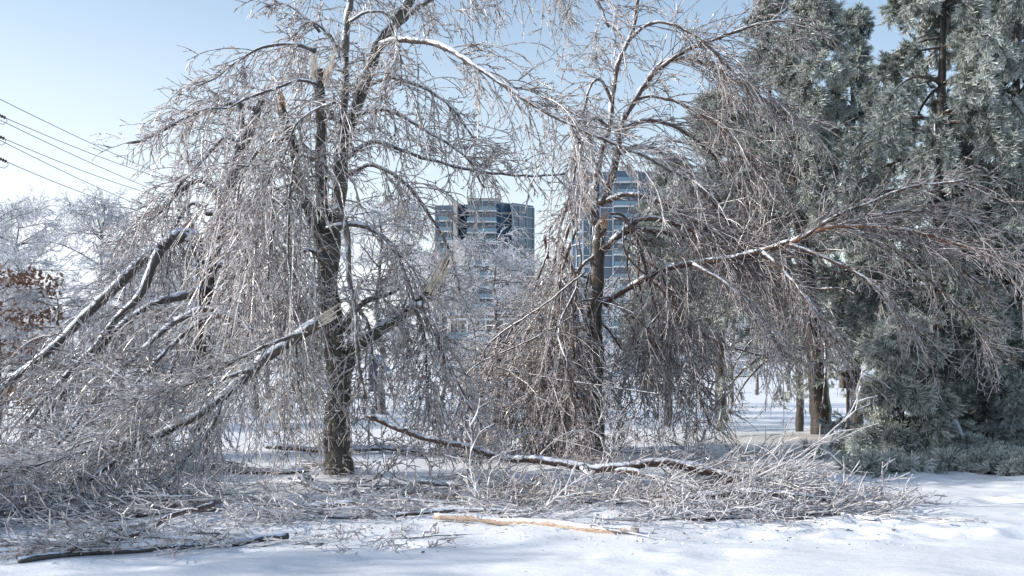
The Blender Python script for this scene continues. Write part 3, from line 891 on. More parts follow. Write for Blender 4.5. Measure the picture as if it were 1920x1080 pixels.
# ================================================================== TREE H, centre
bH = at(1117, 860, YH)
tH = thing('birch_tree', 'centre broken birch with reddish limbs and a curtain of drooping brown twigs', 'tree', (bH[0], YH, float(gz(bH[0], YH))))
h = lambda pts, dy=0.: [(p[0], p[1], YH + (p[2] if len(p) > 2 else 0) + dy) for p in pts]
tkH, S, T = limb(tH, h([(1119, 880), (1116, 820), (1113, 760), (1117, 690), (1114, 610), (1117, 520), (1120, 450), (1126, 415)]), 38, 24, M['barkH'], name='trunk', sides=13, tw=hang(30, (.3, .8), t0=.1, out=1), tmat=M['twigH'])
torn(tH, tkH, at(1128, 425, YH - .1), at(1144, 388, YH - .1), .13, M['woodO'], n=4)
limb(tH, h([(1120, 430), (1112, 390), (1118, 340), (1124, 290), (1142, 240, .1), (1147, 180, .2), (1160, 120, .2), (1184, 62, .3), (1196, 0, .3), (1205, -60, .3)]), 16, 6, M['limbH'], hang(90, (.5, 1.2), t0=.15, out=.9), M['twigH'])
limb(tH, h([(1124, 385), (1146, 332), (1156, 285), (1164, 232), (1190, 185), (1225, 140), (1270, 103, -.1), (1330, 78, -.2), (1390, 55, -.3), (1450, 42, -.4), (1510, 50, -.4)]), 17, 4, M['limbH'], hang(90, (.6, 1.4), t0=.2, fwd=.9, droop=1.3), M['twigH'])
for (pts, w, n, L) in [
    ([(1205, 165), (1240, 118), (1290, 112), (1350, 135), (1410, 170), (1470, 220)], 10, 95, (.7, 1.6)),
    ([(1160, 250), (1200, 228), (1260, 235), (1320, 270), (1370, 330), (1410, 400)], 10, 110, (.7, 1.7)),
    ([(1156, 290), (1200, 275), (1250, 290), (1300, 340), (1350, 400), (1390, 440)], 10, 110, (.6, 1.6)),
    ([(1184, 70), (1220, 45), (1270, 50), (1320, 80), (1370, 130)], 7, 55, (.5, 1.2)),
    ([(1147, 190), (1125, 150), (1105, 170), (1090, 240), (1080, 300)], 6, 45, (.5, 1.1)),
    ([(1142, 240), (1115, 220), (1095, 260), (1075, 330), (1060, 400)], 7, 55, (.5, 1.1)),
    ([(1190, 185), (1230, 180), (1290, 200), (1360, 250), (1430, 330)], 8, 80, (.6, 1.6)),
    ([(1136, 378), (1170, 366), (1215, 371), (1270, 392), (1330, 428), (1390, 460)], 13, 110, (.6, 1.5)),
    ([(1132, 470), (1160, 440), (1205, 408), (1260, 415), (1330, 440), (1400, 475), (1460, 520)], 16, 130, (.6, 1.5)),
    ([(1160, 440), (1200, 432), (1270, 445), (1340, 470), (1400, 510), (1440, 560)], 12, 110, (.6, 1.5))]:
    dy = rng.uniform(-1.1, .6)
    limb(tH, h([(p[0], p[1], dy * i / len(pts)) for i, p in enumerate(pts)]), w, 4, M['limbH'], hang(n, (L[0] * 1.1, L[1] * 1.25), fwd=1.15, out=.55, droop=1.0, wander=.06, sub=4, up=.05, spur=5), M['twigH'])
# curtain
cur = [([(1080, 400), (1062, 440), (1050, 500), (1040, 570), (1020, 650), (1000, 730)], 17, 150, -.4),
       ([(1090, 392), (1068, 380), (1052, 420), (1035, 500), (1010, 580), (975, 660), (940, 740)], 15, 160, -.1),
       ([(1085, 420), (1066, 470), (1050, 540), (1052, 620), (1066, 710), (1058, 800)], 15, 150, -.7),
       ([(1115, 480), (1090, 500), (1078, 570), (1085, 660), (1090, 760)], 12, 130, -.5),
       ([(1115, 520), (1060, 520), (1010, 560), (960, 620), (920, 700), (890, 780)], 9, 150, .2),
       ([(1115, 560), (1075, 570), (1030, 620), (990, 700), (960, 790)], 9, 140, -.3),
       ([(1118, 600), (1090, 610), (1060, 660), (1040, 740), (1030, 830)], 9, 120, .2),
       ([(1145, 400), (1170, 405), (1195, 450), (1215, 520), (1235, 600), (1250, 690)], 13, 120, -.3),
       ([(1150, 405), (1180, 420), (1220, 480), (1260, 560), (1290, 650), (1310, 740), (1335, 800)], 11, 140, -.5),
       ([(1125, 560), (1150, 560), (1180, 600), (1200, 680), (1215, 760)], 9, 110, -.2),
       ([(1160, 440), (1200, 470), (1240, 540), (1290, 610), (1330, 690)], 10, 110, .3)]
for (pts, w, n, dy) in cur:
    limb(tH, h(pts, dy), w * .52, 4, M['limbH'], hang(int(n * .62), (.5, 1.4), droop=1.9, fwd=.8, out=.7, wander=.07, sub=4, spur=5), M['twigH'])
    for rep in range(2):
        q = rng.normal(size=(len(pts), 3)) * np.array([44, 18, .5]) * np.linspace(.1, 1.2, len(pts))[:, None]
        k0 = rng.integers(0, 2)
        limb(tH, h([(p[0] + q[i_, 0] * 1.3, p[1] + q[i_, 1], q[i_, 2]) for i_, p in enumerate(pts)][1:], dy + rng.normal() * .35), w * .36, 3, M['limbH'], hang(int(n * .34), (.5, 1.3), droop=2.1, fwd=.8, out=.7, wander=.07, sub=4, spur=5, t0=.25), M['twigH'])
# big broken piece of pale wood across the crotch
br, S, T = limb(tH, h([(1108, 372), (1090, 378), (1075, 375), (1060, 384)], -.2), 14, 12, M['limbH'])
torn(tH, br, at(1106, 366, YH - .35), at(1064, 440, YH - .5), .24, M['wood'], n=5, thick=.18, spread=.05)
torn(tH, br, at(1108, 378, YH - .3), at(1088, 322, YH - .3), .14, M['wood'], n=3, spread=.2)
# long limb J to the right
limb(tH, h([(1132, 572), (1160, 548), (1205, 522, -.2), (1262, 500, -.4), (1340, 489, -.7), (1420, 474, -1), (1480, 455, -1.3)]), 14, 12, M['limbH'], hang(60, (.6, 1.4), t0=.3), M['twigH'])
limb(tH, h([(1430, 470, -1.0), (1480, 456, -1.3), (1530, 432, -1.5), (1600, 424, -1.8), (1680, 432, -2.1), (1760, 448, -2.4), (1840, 470, -2.7), (1920, 500, -2.9)]), 13, 4, M['limbOrange'], spray(170, (.6, 1.3), fwd=1.35, out=.45, droop=.45, rad=.0098, sub=4), M['twigH'], label='orange barked outer half of the long low limb')
for pts in [[(1500, 448), (1560, 410), (1630, 380), (1700, 352), (1770, 342), (1810, 338)], [(1540, 430), (1620, 410), (1700, 395), (1790, 400), (1860, 430)],
            [(1560, 428), (1640, 450), (1720, 500), (1790, 570), (1840, 640)], [(1480, 458), (1540, 480), (1620, 520), (1680, 570), (1720, 620)],
            [(1600, 425), (1690, 440), (1770, 480), (1850, 540)], [(1430, 472), (1480, 520), (1530, 580), (1570, 640)], [(1300, 495), (1360, 530), (1420, 590), (1460, 650)]]:
    limb(tH, h([(p[0], p[1], -1.4 - .25 * i) for i, p in enumerate(pts)]), 8, 4, M['limbH'], spray(64, (.5, 1.1), fwd=1.1, out=.45, droop=.75, rad=.0098, sub=4), M['twigH'])

# ================================================================== FALLEN BRANCHES ON THE SNOW
tE = thing('fallen_branch', 'long red barked snow topped branch lying across the snow in front of the centre tree', 'branch', (1, 13.4, 0))
limb(tE, [(690, 778, 14.2), (740, 800, 14.1), (800, 820, 14.0), (862, 836, 13.9), (905, 849, 13.8), (960, 860, 13.6), (1040, 866, 13.4), (1118, 878, 13.2), (1180, 872, 13.2), (1240, 868, 13.2), (1320, 880, 13.2), (1400, 905, 13.0)], 10, 19, M['limbH'],
     hang(110, (.5, 1.2), droop=1.5, sub=4), M['twigA'], label='red barked main stem with snow along its top')
limb(tE, [(1150, 880, 13.2), (1200, 885, 13.1), (1250, 905, 12.9), (1310, 935, 12.4), (1350, 955, 12.0), (1440, 958, 11.8), (1540, 940, 11.7)], 14, 5, M['limbH'], spray(60, (.5, 1.1), droop=.6, up=.1, sub=4), M['twigLit'], tw2=spray(34, (.9, 1.9), t1=.75, droop=.6, up=.07, out=.45, fwd=1.3, rad=.0135, K=13, sub=9, subL=.4), grounded=True)
limb(tE, [(1090, 876, 13.2), (1120, 905, 12.9), (1145, 930, 12.6), (1180, 960, 12.2), (1230, 980, 11.8)], 10, 4, M['limbA'], spray(80, (.5, 1.1), droop=.6, up=.15), M['twigLit'], grounded=True)
limb(tE, [(1180, 872, 13.2), (1280, 868, 13.4), (1380, 890, 13.2), (1480, 905, 12.8), (1600, 930, 12.2)], 10, 4, M['limbA'], spray(50, (.5, 1.1), droop=.5, up=.1), M['twigLit'], tw2=spray(30, (.9, 1.9), t1=.62, droop=.6, up=.07, out=.45, fwd=1.3, rad=.0135, K=13, sub=9, subL=.4), grounded=True)

spec = [
 ('pale orange stripped birch stick on the open snow in front of the tangle', [(815, 968, 10.7), (900, 973, 10.6), (960, 978, 10.45), (1040, 988, 10.2), (1110, 998, 9.95), (1192, 1006, 9.75)], 7, 15, 'birch', 30, 'twigLit', (.3, .8), (.04, .9)),
 ('dark snow topped branch stretched along the bottom left corner', [(540, 1005, 9.7), (450, 1018, 9.45), (360, 1032, 9.15), (270, 1042, 8.95), (180, 1050, 8.75), (100, 1062, 8.5), (30, 1072, 8.3)], 7, 12, 'limbDark', 60, 'twigA', (.4, 1.1), (0, 1)),
 ('brown branch slanting from the tangle toward the bottom left corner', [(400, 945, 11.2), (330, 965, 10.6), (270, 1000, 9.9), (190, 1035, 9.2), (110, 1068, 8.6)], 6, 5, 'limbH', 30, 'twigA', (.3, .9), (0, 1)),
 ('slim branch with bright glaze fanning right to the farthest twig tips on the snow', [(1200, 950, 12.0), (1300, 930, 11.9), (1400, 925, 11.8), (1500, 930, 11.6), (1600, 938, 11.5), (1690, 945, 11.3)], 9, 4, 'limbSnow', 110, 'twigLit', (.5, 1.2), (0, 1)),
 ('white crusted branch in the right half of the tangle just above the open snow', [(1130, 985, 10.8), (1230, 985, 10.8), (1330, 980, 10.9), (1430, 972, 11.0), (1540, 962, 11.1), (1640, 975, 10.8)], 8, 4, 'limbSnow', 120, 'twigLit', (.4, 1.0), (0, 1)),
 ('iced branch lying at the foot of the tallest tree with tips pointing right', [(560, 900, 13.8), (640, 930, 13.0), (730, 945, 12.5), (820, 950, 12.2), (920, 955, 12.0), (1000, 960, 11.8)], 9, 4, 'limbA', 130, 'twigA', (.5, 1.2), (0, 1)),
 ('iced branch lying at the foot of the tallest tree with tips pointing left', [(680, 960, 11.9), (600, 962, 11.8), (510, 960, 11.7), (410, 965, 11.5), (300, 975, 11.2), (200, 990, 10.7)], 9, 4, 'limbA', 140, 'twigA', (.5, 1.2), (0, 1)),
 ('grey branch with dense twigs below the red barked branch', [(780, 900, 13.2), (880, 915, 12.9), (980, 930, 12.6), (1080, 945, 12.2), (1180, 950, 12.0)], 8, 4, 'limbA', 110, 'twigA', (.5, 1.1), (0, 1)),
 ('leftmost ground branch, its pale twigs running out of the picture', [(330, 910, 12.6), (240, 925, 12.2), (140, 940, 11.8), (40, 960, 11.4), (-80, 975, 11.0)], 9, 4, 'limbSnow', 150, 'twigLit', (.5, 1.3), (0, 1)),
 ('long branch in the middle front of the tangle above the stripped birch stick', [(1000, 965, 11.3), (900, 960, 11.4), (800, 965, 11.3), (700, 975, 11.1), (590, 985, 10.9), (480, 985, 10.8)], 8, 4, 'limbA', 130, 'twigLit', (.4, 1.0), (0, 1)),
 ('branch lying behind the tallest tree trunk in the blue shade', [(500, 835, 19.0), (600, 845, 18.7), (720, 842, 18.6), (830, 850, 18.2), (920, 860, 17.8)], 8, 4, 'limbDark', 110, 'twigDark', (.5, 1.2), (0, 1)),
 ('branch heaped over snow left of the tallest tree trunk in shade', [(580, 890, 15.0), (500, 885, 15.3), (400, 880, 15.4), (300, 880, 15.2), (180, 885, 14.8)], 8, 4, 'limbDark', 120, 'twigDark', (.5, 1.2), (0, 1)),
]
for (lab, pts, w0, w1, mt_, n, tm, Lr, tt) in spec:
    c = at(*pts[len(pts) // 2])
    g = float(gz(c[0], c[1]))
    tF = thing('fallen_branch', lab, 'branch', (c[0], c[1], g))
    left_ = np.mean([p[0] for p in pts]) < 640
    wd_ = .065 if left_ else .13
    up_ = .04 if left_ else .14
    limb(tF, pts, w0 + 5, w1 + 2, M[mt_], spray(int(n * .32), Lr, droop=.9, up=up_, out=.5, fwd=1.2, wander=wd_, sub=4, t0=tt[0], t1=tt[1]), M[tm],
         tw2=spray(int(n * .17), (Lr[0] * 1.6, Lr[1] * 1.7), droop=.6, up=up_, out=.5, fwd=1.3, wander=wd_, rad=.0135, K=13, sub=8, subL=.4, t0=tt[0], t1=tt[1] * .72), grounded=True)

# loose broken twigs heaped on the snow: nobody could count them
mt = MB()
def litter(u0, u1, v0, v1, n, L=(.3, .9), rise=.15, hmax=.35, rad=.008):
    u = rng.uniform(u0, u1, n); v = rng.uniform(v0, v1, n)
    Y = CAM_H * FPX / (v - HOR)
    x = (u - 960) / FPX * Y
    z = gz(x, Y) + .02 + rng.uniform(0, 1, n) ** 2 * hmax
    az = rng.uniform(0, 2 * PI, n)
    d = np.stack([np.cos(az), np.sin(az) * .7, rng.uniform(-.1, rise, n)], 1)
    twig_set(mt, np.stack([x, Y, z], 1), d, rng.uniform(*L, n), 6, .35, .13, rad, sub=3, subL=.45, spur=3, sub2=0)
litter(0, 1000, 905, 1000, 60, hmax=.12)
litter(-50, 400, 890, 990, 50)
litter(950, 1560, 900, 1000, 45, hmax=.1)
litter(300, 1150, 860, 930, 35, hmax=.1)
litter(1350, 1640, 935, 990, 25, L=(.2, .6), hmax=.1)
litter(60, 760, 1000, 1030, 60, L=(.2, .5), hmax=.05)
o = mt.build('loose_twigs', M['twigLit'])
tag(o, 'heaps of loose ice glazed twigs on the snow under the broken trees', 'twigs', kind='stuff')
# crumbs of fallen ice and bark on the crust round the branches
def crumbs(name, n, mat, size, label):
    u = rng.uniform(-20, 1720, n); v = 868 + 165 * rng.beta(2.2, 1.9, n)
    Y = CAM_H * FPX / (v - HOR); x = (u - 960) / FPX * Y
    z = gzd(x, Y) + size * .25
    c = np.stack([x, Y, z], 1)
    sz = size * rng.uniform(.4, 1.6, (n, 1, 1))
    tet = unit(rng.normal(size=(n, 4, 3))) * sz * np.array([1.6, 1, .6])
    V = (c[:, None] + tet).reshape(-1, 3)
    b_ = (np.arange(n) * 4)[:, None]
    T_ = np.concatenate([b_ + np.array([q]) for q in ((0, 1, 2), (0, 3, 1), (1, 3, 2), (0, 2, 3))])
    mb = MB(); mb.add(V, None, T_)
    o = mb.build(name, mat, smooth_shade=False); tag(o, label, name.split('_')[-1], kind='stuff')
crumbs('ice_crumbs', 2600, plain('clear_ice', (.72, .76, .82), .12, spec=.9), .016, 'crumbs of broken ice strewn on the snow round the fallen branches')
crumbs('bark_crumbs', 700, plain('bark_bits', (.12, .08, .06), .8), .013, 'small dark bits of bark strewn on the snow round the fallen branches')
# separate small twigs on open snow
for (lab, pts) in [('short bare twig alone on the open snow below the stripped birch stick', [(790, 1035, 9.0), (815, 1026, 9.2), (840, 1024, 9.25), (855, 1026, 9.2)]),
                   ('short twig lying alone on the snow right of the tangle near the pine shade', [(1455, 870, 16.9), (1475, 868, 17.0), (1492, 872, 16.8)]),
                   ('long thin twig lying alone just in front of the tangle left of centre', [(700, 1008, 9.8), (760, 1010, 9.75), (830, 1004, 9.9), (900, 1002, 9.95), (945, 1005, 9.9)])]:
    c = at(*pts[0])
    t = thing('fallen_twig', lab, 'twig', (c[0], c[1], float(gz(c[0], c[1]))))
    limb(t, pts, 3, 2, M['limbH'], spray(3, (.1, .25), sub=1, spur=1, droop=.3), M['twigH'], grounded=True, wob=.004)
print('broadleaf done', time.time() - T_START)

# ================================================================== PINES
def tuft_mesh(name, n=30, length=.085, width=.011, mat=None, spread=1.0):
    r = np.random.default_rng(7)
    s = r.uniform(0, .12, n)
    az = r.uniform(0, 2 * PI, n)
    el = r.uniform(.25, 1.0, n) * spread
    d = np.stack([np.cos(az) * np.sin(el), np.sin(az) * np.sin(el), np.cos(el)], 1)
    base = np.stack([0 * s, 0 * s, s], 1)
    Ln = length * r.uniform(.7, 1.15, n)
    tip = base + d * Ln[:, None] + np.array([0, 0, -.0])
    w = unit(np.cross(d, r.normal(size=(n, 3)))) * width / 2
    V = np.stack([base - w, base + w, tip + w * .5, tip - w * .5], 1).reshape(-1, 3)
    Q = np.arange(n * 4).reshape(-1, 4)
    tint = np.tile([0, 0, 1, 1], n)
    me = mesh_from(name, V, Q, {'tint': tint}, smooth_shade=False)
    me.materials.append(mat)
    return me

TUFT = tuft_mesh('needle_tuft', mat=M['needle'])
TUFTD = tuft_mesh('needle_tuft_dark', mat=M['needleDark'], n=26, spread=1.15)


def scatter_group(src):
    ng = bpy.data.node_groups.new('scatter_tufts', 'GeometryNodeTree')
    ng.interface.new_socket('Geometry', in_out='INPUT', socket_type='NodeSocketGeometry')
    ng.interface.new_socket('Geometry', in_out='OUTPUT', socket_type='NodeSocketGeometry')
    gi = ng.nodes.new('NodeGroupInput'); go = ng.nodes.new('NodeGroupOutput')
    ip = ng.nodes.new('GeometryNodeInstanceOnPoints')
    oi = ng.nodes.new('GeometryNodeObjectInfo'); oi.inputs['Object'].default_value = src
    r = ng.nodes.new('GeometryNodeInputNamedAttribute'); r.data_type = 'FLOAT_VECTOR'; r.inputs['Name'].default_value = 'rot'
    s = ng.nodes.new('GeometryNodeInputNamedAttribute'); s.data_type = 'FLOAT'; s.inputs['Name'].default_value = 'size'
    er = ng.nodes.new('FunctionNodeEulerToRotation')
    ng.links.new(gi.outputs[0], ip.inputs['Points'])
    ng.links.new(oi.outputs['Geometry'], ip.inputs['Instance'])
    ng.links.new(r.outputs['Attribute'], er.inputs[0])
    ng.links.new(er.outputs[0], ip.inputs['Rotation'])
    ng.links.new(s.outputs['Attribute'], ip.inputs['Scale'])
    ng.links.new(ip.outputs[0], go.inputs[0])
    return ng


def dir_to_euler(d):
    """Euler XYZ turning +Z to d, with a random spin"""
    th = np.arccos(np.clip(d[:, 2], -1, 1))
    ph = np.arctan2(d[:, 1], d[:, 0])
    return np.stack([np.zeros(len(d)), th, ph], 1)


_groups = {}
def foliage(root, pos, d, size, frost_shade, mesh):
    """one needle tuft stands as a part at its real place on the tree; the others are its instances in one foliage object"""
    loc = np.array(root.location)
    key = mesh.name
    if key not in _groups:
        src = obj('needle_tuft', mesh, None, root)
        src.location = pos[0] - loc
        src.rotation_euler = dir_to_euler(d[:1])[0]
        _groups[key] = scatter_group(src)
    me = bpy.data.meshes.new('foliage')
    me.vertices.add(len(pos))
    me.vertices.foreach_set('co', (pos - loc).astype(np.float32).ravel())
    for nm, arr, ty, f in (('rot', dir_to_euler(d), 'FLOAT_VECTOR', 'vector'), ('size', size, 'FLOAT', 'value'), ('frost_shade', frost_shade, 'FLOAT', 'value')):
        at_ = me.attributes.new(nm, ty, 'POINT')
        at_.data.foreach_set(f, np.asarray(arr, np.float32).ravel())
    o = obj('foliage', me, None, root)
    o['kind'] = 'stuff'
    md = o.modifiers.new('tufts', 'NODES')
    md.node_group = _groups[key]
    return o


def tufts_along(P, D, n_each, t0, t1, out=.95, fwd=.5, down=.1):
    pos, dr, t, idx = sample(P, D, n_each, t0, t1)
    o = unit(np.cross(dr, rng.normal(size=dr.shape)))
    d = unit(dr * fwd + o * out + np.array([[0, 0, -down]]))
    return pos, d, t


def pine(u_base, Y, trunk_px, prof, label, nb=60, cbase=.2, droop=.5, mesh=None, shoots=9, tpS=11, shootL=(.35, .9), name='pine_tree', tw=36, dens=1.0, bare=0., size=(.95, 1.45), bias=(0, 0), whorl=.62):
    """trunk_px: [(u,v)...] from foot to tip; prof: function of height fraction -> bough length in m"""
    mesh = mesh or TUFT
    x0 = (u_base - 960) / FPX * Y
    g = float(gz(x0, Y))
    root = thing(name, label, 'tree', (x0, Y, g))
    pts = []
    n = len(trunk_px)
    for k, (u, v) in enumerate(trunk_px):
        p = at(u, v, Y)
        pts.append([*p, tw / 2 / FPX * Y * (1 - .93 * k / (n - 1))])
    pts[0][2] = g - .1
    S = spline(pts, .15)
    S[:, 3] *= 1 + .05 * rng.normal(size=len(S))
    mb = MB(); mb.tubes(S[None, :, :3], S[None, :, 3], 12, a=np.array([.5]))
    mb.build('trunk', M['pinebark'], root, root.location)
    zs = S[:, 2]; z0, z1 = zs[0], zs[-1]
    f = cbase + (1 - cbase) * (np.arange(nb) + rng.uniform(0, 1, nb)) / nb
    wh = whorl / (z1 - z0)
    f = np.clip(np.round(f / wh) * wh + rng.normal(size=nb) * .10 * wh, cbase, .985)
    kk = np.array([min(len(S) - 2, int(np.searchsorted(zs, z0 + ff * (z1 - z0)))) for ff in f])
    pos = S[kk, :3]
    az = np.arange(nb) * 2.399 + rng.normal(size=nb) * .4
    el = rng.uniform(.05, .5, nb) + .5 * np.maximum(0, f - .7) / .3
    d0 = np.stack([np.cos(az) * np.cos(el) + bias[0], np.sin(az) * np.cos(el) + bias[1], np.sin(el)], 1)
    LL = np.array([prof(ff) for ff in f]) * rng.uniform(.65, 1.15, nb)
    K = 10
    PB, DB = grow(pos, d0, LL, K, droop, .055, True, .05)
    RB = (.010 + .014 * LL)[:, None] * np.linspace(1, .3, K + 1)[None]
    for q in range(nb):
        m2 = MB(); m2.tubes(PB[q:q + 1], RB[q:q + 1], 6, cap=True)
        m2.build('branch', M['pinebranch'], root, root.location)
    ns = max(2, int(shoots))
    sp, sd, st, si = sample(PB, DB, ns, .22, 1.0)
    if bare:
        keep_ = rng.uniform(size=len(sp)) > bare * np.clip(1.3 - f[si] * 2.2, 0, 1)
        sp, sd, st, si = sp[keep_], sd[keep_], st[keep_], si[keep_]
    o = unit(np.cross(sd, rng.normal(size=sd.shape)))
    o[:, 2] = -np.abs(o[:, 2]) * .5
    d0 = unit(sd * .7 + o * .7)
    SL = rng.uniform(shootL[0], shootL[1], len(sp)) * np.clip(.45 + LL[si] * .5, .3, 1.1)
    P2, D2 = grow(sp, d0, SL, 5, 3.2, .08, True, .05)
    m3 = MB(); m3.tubes(P2, np.full((len(sp), 6), .006), 3)
    tg = m3.build('shoots', M['pinebranch'], root, root.location); tg['kind'] = 'stuff'
    p1, e1, t1 = tufts_along(P2, D2, int(tpS * dens), .1, 1.0)
    p2, e2, t2 = tufts_along(PB, DB, int(10 * dens * (1 - bare * .6)), .35, 1.0)
    tp = S[-8:, :3]
    p3, e3, t3 = tufts_along(tp[None], unit(np.gradient(tp, axis=0))[None], 60, 0, 1.0, down=0)
    P_ = np.vstack([p1, p2, p3]); E_ = np.vstack([e1, e2, e3])
    bough_ = rng.uniform(0, 1, nb) ** 1.2
    nrep = len(p1) // max(1, len(sp)); b1_ = np.repeat(bough_[si], nrep); b2_ = np.repeat(bough_, len(p2) // nb)
    bb_ = np.concatenate([b1_, b2_, np.full(len(p3), .7)])
    # frost with shade painted in: inner tufts and some boughs darker, outer tips paler
    tt_ = np.concatenate([t1, t2 * .8, np.ones(len(P_) - len(t1) - len(t2))])
    fr = -.25 + rng.uniform(0, 1, len(P_)) * .35 + .55 * bb_ + .35 * (.5 + .5 * np.sin(P_[:, 0] * 6 + P_[:, 2] * 4) * np.sin(P_[:, 1] * 5 + P_[:, 2] * 6)) + .3 * tt_
    fr = np.clip(fr, -.2, 1.1)
    foliage(root, P_, E_, rng.uniform(size[0], size[1], len(P_)), fr, mesh)
    return root


def lin(*pairs):
    xs_, ys_ = zip(*pairs)
    return lambda f: float(np.interp(f, xs_, ys_))

# the big pine at the right
pine(1768, 18.0, [(1768, 865), (1765, 700), (1768, 560), (1762, 400), (1764, 250), (1767, 110), (1770, -20), (1772, -130)],
     lin((0, .9), (.22, 1.1), (.40, 2.0), (.5, 2.1), (.57, 2.15), (.67, 1.8), (.77, 1.35), (.87, .72), (.95, .45), (1, .2)), 'largest frosted pine filling the right side with drooping boughs and a reddish trunk', nb=84, cbase=.1, droop=.75, shoots=7, tpS=17, shootL=(.3, .85), tw=40, bare=.3)
pine(1905, 19.5, [(1905, 850), (1908, 600), (1902, 400), (1905, 200), (1908, 60), (1910, -60)],
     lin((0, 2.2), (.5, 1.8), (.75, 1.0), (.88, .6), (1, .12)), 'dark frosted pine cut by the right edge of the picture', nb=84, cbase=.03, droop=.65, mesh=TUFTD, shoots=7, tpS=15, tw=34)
pine(1542, 21.8, [(1542, 828), (1536, 740), (1528, 640), (1520, 560), (1508, 480), (1496, 400), (1492, 330), (1500, 230), (1518, 120), (1528, 40), (1530, -15)],
     lin((0, 2.6), (.25, 2.7), (.45, 1.9), (.52, 1.5), (.63, 1.15), (.74, .85), (.86, .5), (.95, .25), (1, .08)), 'pine with bare lower trunk and pointed frosted top left of the largest pine', nb=76, cbase=.16, droop=.55, shoots=7, tpS=14, tw=42, bare=.95)
pine(1605, 24.5, [(1607, 810), (1605, 600), (1600, 400), (1600, 250), (1598, 120), (1602, 20)],
     lin((0, 1.9), (.5, 1.4), (.7, .85), (.8, .5), (.88, .16), (1, .06)), 'slim dark pine whose narrow tip stands between the two bigger pines', nb=64, cbase=.2, droop=.35, mesh=TUFTD, shoots=5, tpS=12, tw=24, bare=.3)
pine(1499, 24.8, [(1499, 822), (1499, 700), (1480, 500), (1455, 350), (1445, 200), (1440, 90), (1440, -25)],
     lin((0, 2.0), (.3, 2.2), (.5, 1.6), (.7, .6), (.9, .4), (1, .12)), 'thin pine with sparse tip behind the arching birch twigs', nb=58, cbase=.22, droop=.3, mesh=TUFTD, shoots=6, tpS=10, tw=17, bare=.7)
pine(1345, 25.5, [(1352, 800), (1350, 650), (1350, 500), (1348, 380), (1350, 280), (1346, 185)],
     lin((0, 2.1), (.3, 2.2), (.6, 1.5), (.85, .8), (1, .2)), 'rounded frosted pine behind the arching twigs right of the centre tree', nb=44, cbase=.36, droop=.3, shoots=6, tpS=13, tw=22, bare=.5)
pine(1253, 27, [(1253, 800), (1254, 650), (1256, 500), (1262, 400), (1266, 310)],
     lin((0, 1.7), (.3, 1.8), (.6, 1.2), (.85, .8), (1, .2)), 'smaller pine just right of the centre trunk beside the glass tower', nb=40, cbase=.38, droop=.3, shoots=7, tpS=13, tw=18, bare=.3)
pine(1683, 16.4, [(1684, 878), (1690, 800), (1692, 720), (1690, 650), (1692, 606)],
     lin((0, .62), (.5, .62), (.8, .42), (1, .1)), 'young pine bent under ice at the foot of the largest pine', nb=38, cbase=.02, droop=1.5, shoots=9, tpS=12, shootL=(.2, .5), tw=12)

pine(1838, 17.6, [(1838, 866), (1836, 800), (1838, 720), (1834, 660), (1836, 610)],
     lin((0, .95), (.5, .9), (.8, .5), (1, .1)), 'low dark young pine between the largest pine and the right edge', nb=44, cbase=.02, droop=1.2, mesh=TUFTD, shoots=9, tpS=12, shootL=(.2, .6), tw=12)

# fallen pine boughs on the snow at the right
def bough(label, pts, w0, w1, n, cat='branch', mesh=TUFT):
    c = at(*pts[0])
    t = thing('fallen_pine_bough', label, cat, (c[0], c[1], float(gz(c[0], c[1]))))
    br, S, T = limb(t, pts, w0, w1, M['limbDark'], grounded=True)
    P = S[None, :, :3]; D = T[None]
    pos, dr, tt, idx = sample(P, D, n, .25, 1)
    o = unit(np.cross(dr, rng.normal(size=dr.shape))); o[:, 2] *= .5
    P2, D2 = grow(pos, unit(dr * .6 + o), rng.uniform(.25, .6, n), 5, .8, .1, True, .04)
    p1, e1, _ = tufts_along(P2, D2, 12, .1, 1, down=0)
    foliage(t, p1, e1, rng.uniform(.9, 1.4, len(p1)), rng.uniform(.3, 1, len(p1)), mesh)
bough('frosted pine bough lying on the snow below the young pine', [(1750, 850, 16.6), (1710, 872, 16.0), (1670, 885, 15.5), (1625, 888, 15.2)], 8, 4, 46)
bough('frosted pine bough on the snow at the lower right edge', [(1760, 870, 16.4), (1830, 885, 15.8), (1880, 893, 15.3), (1940, 905, 14.8)], 8, 4, 70)
bough('broken pine bough with snow on its bare stem slanting off the largest pine', [(1762, 732, 17.2), (1785, 775, 16.9), (1810, 825, 16.6), (1840, 855, 16.3), (1862, 870, 16.1)], 9, 5, 22)
bough('bushy pine bough heaped at the foot of the largest pine', [(1740, 862, 16.8), (1790, 876, 16.2), (1830, 880, 16.0), (1780, 888, 15.7)], 8, 4, 60)
bough('pine bough lying against the foot of the dark pine at the right edge', [(1940, 840, 18.0), (1900, 862, 17.0), (1870, 872, 16.6), (1850, 878, 16.2)], 8, 4, 60)
bough('small pine bough hanging to the snow left of the young pine', [(1602, 745, 18.0), (1580, 790, 17.7), (1558, 830, 17.4), (1540, 862, 17.2)], 3, 2, 6)

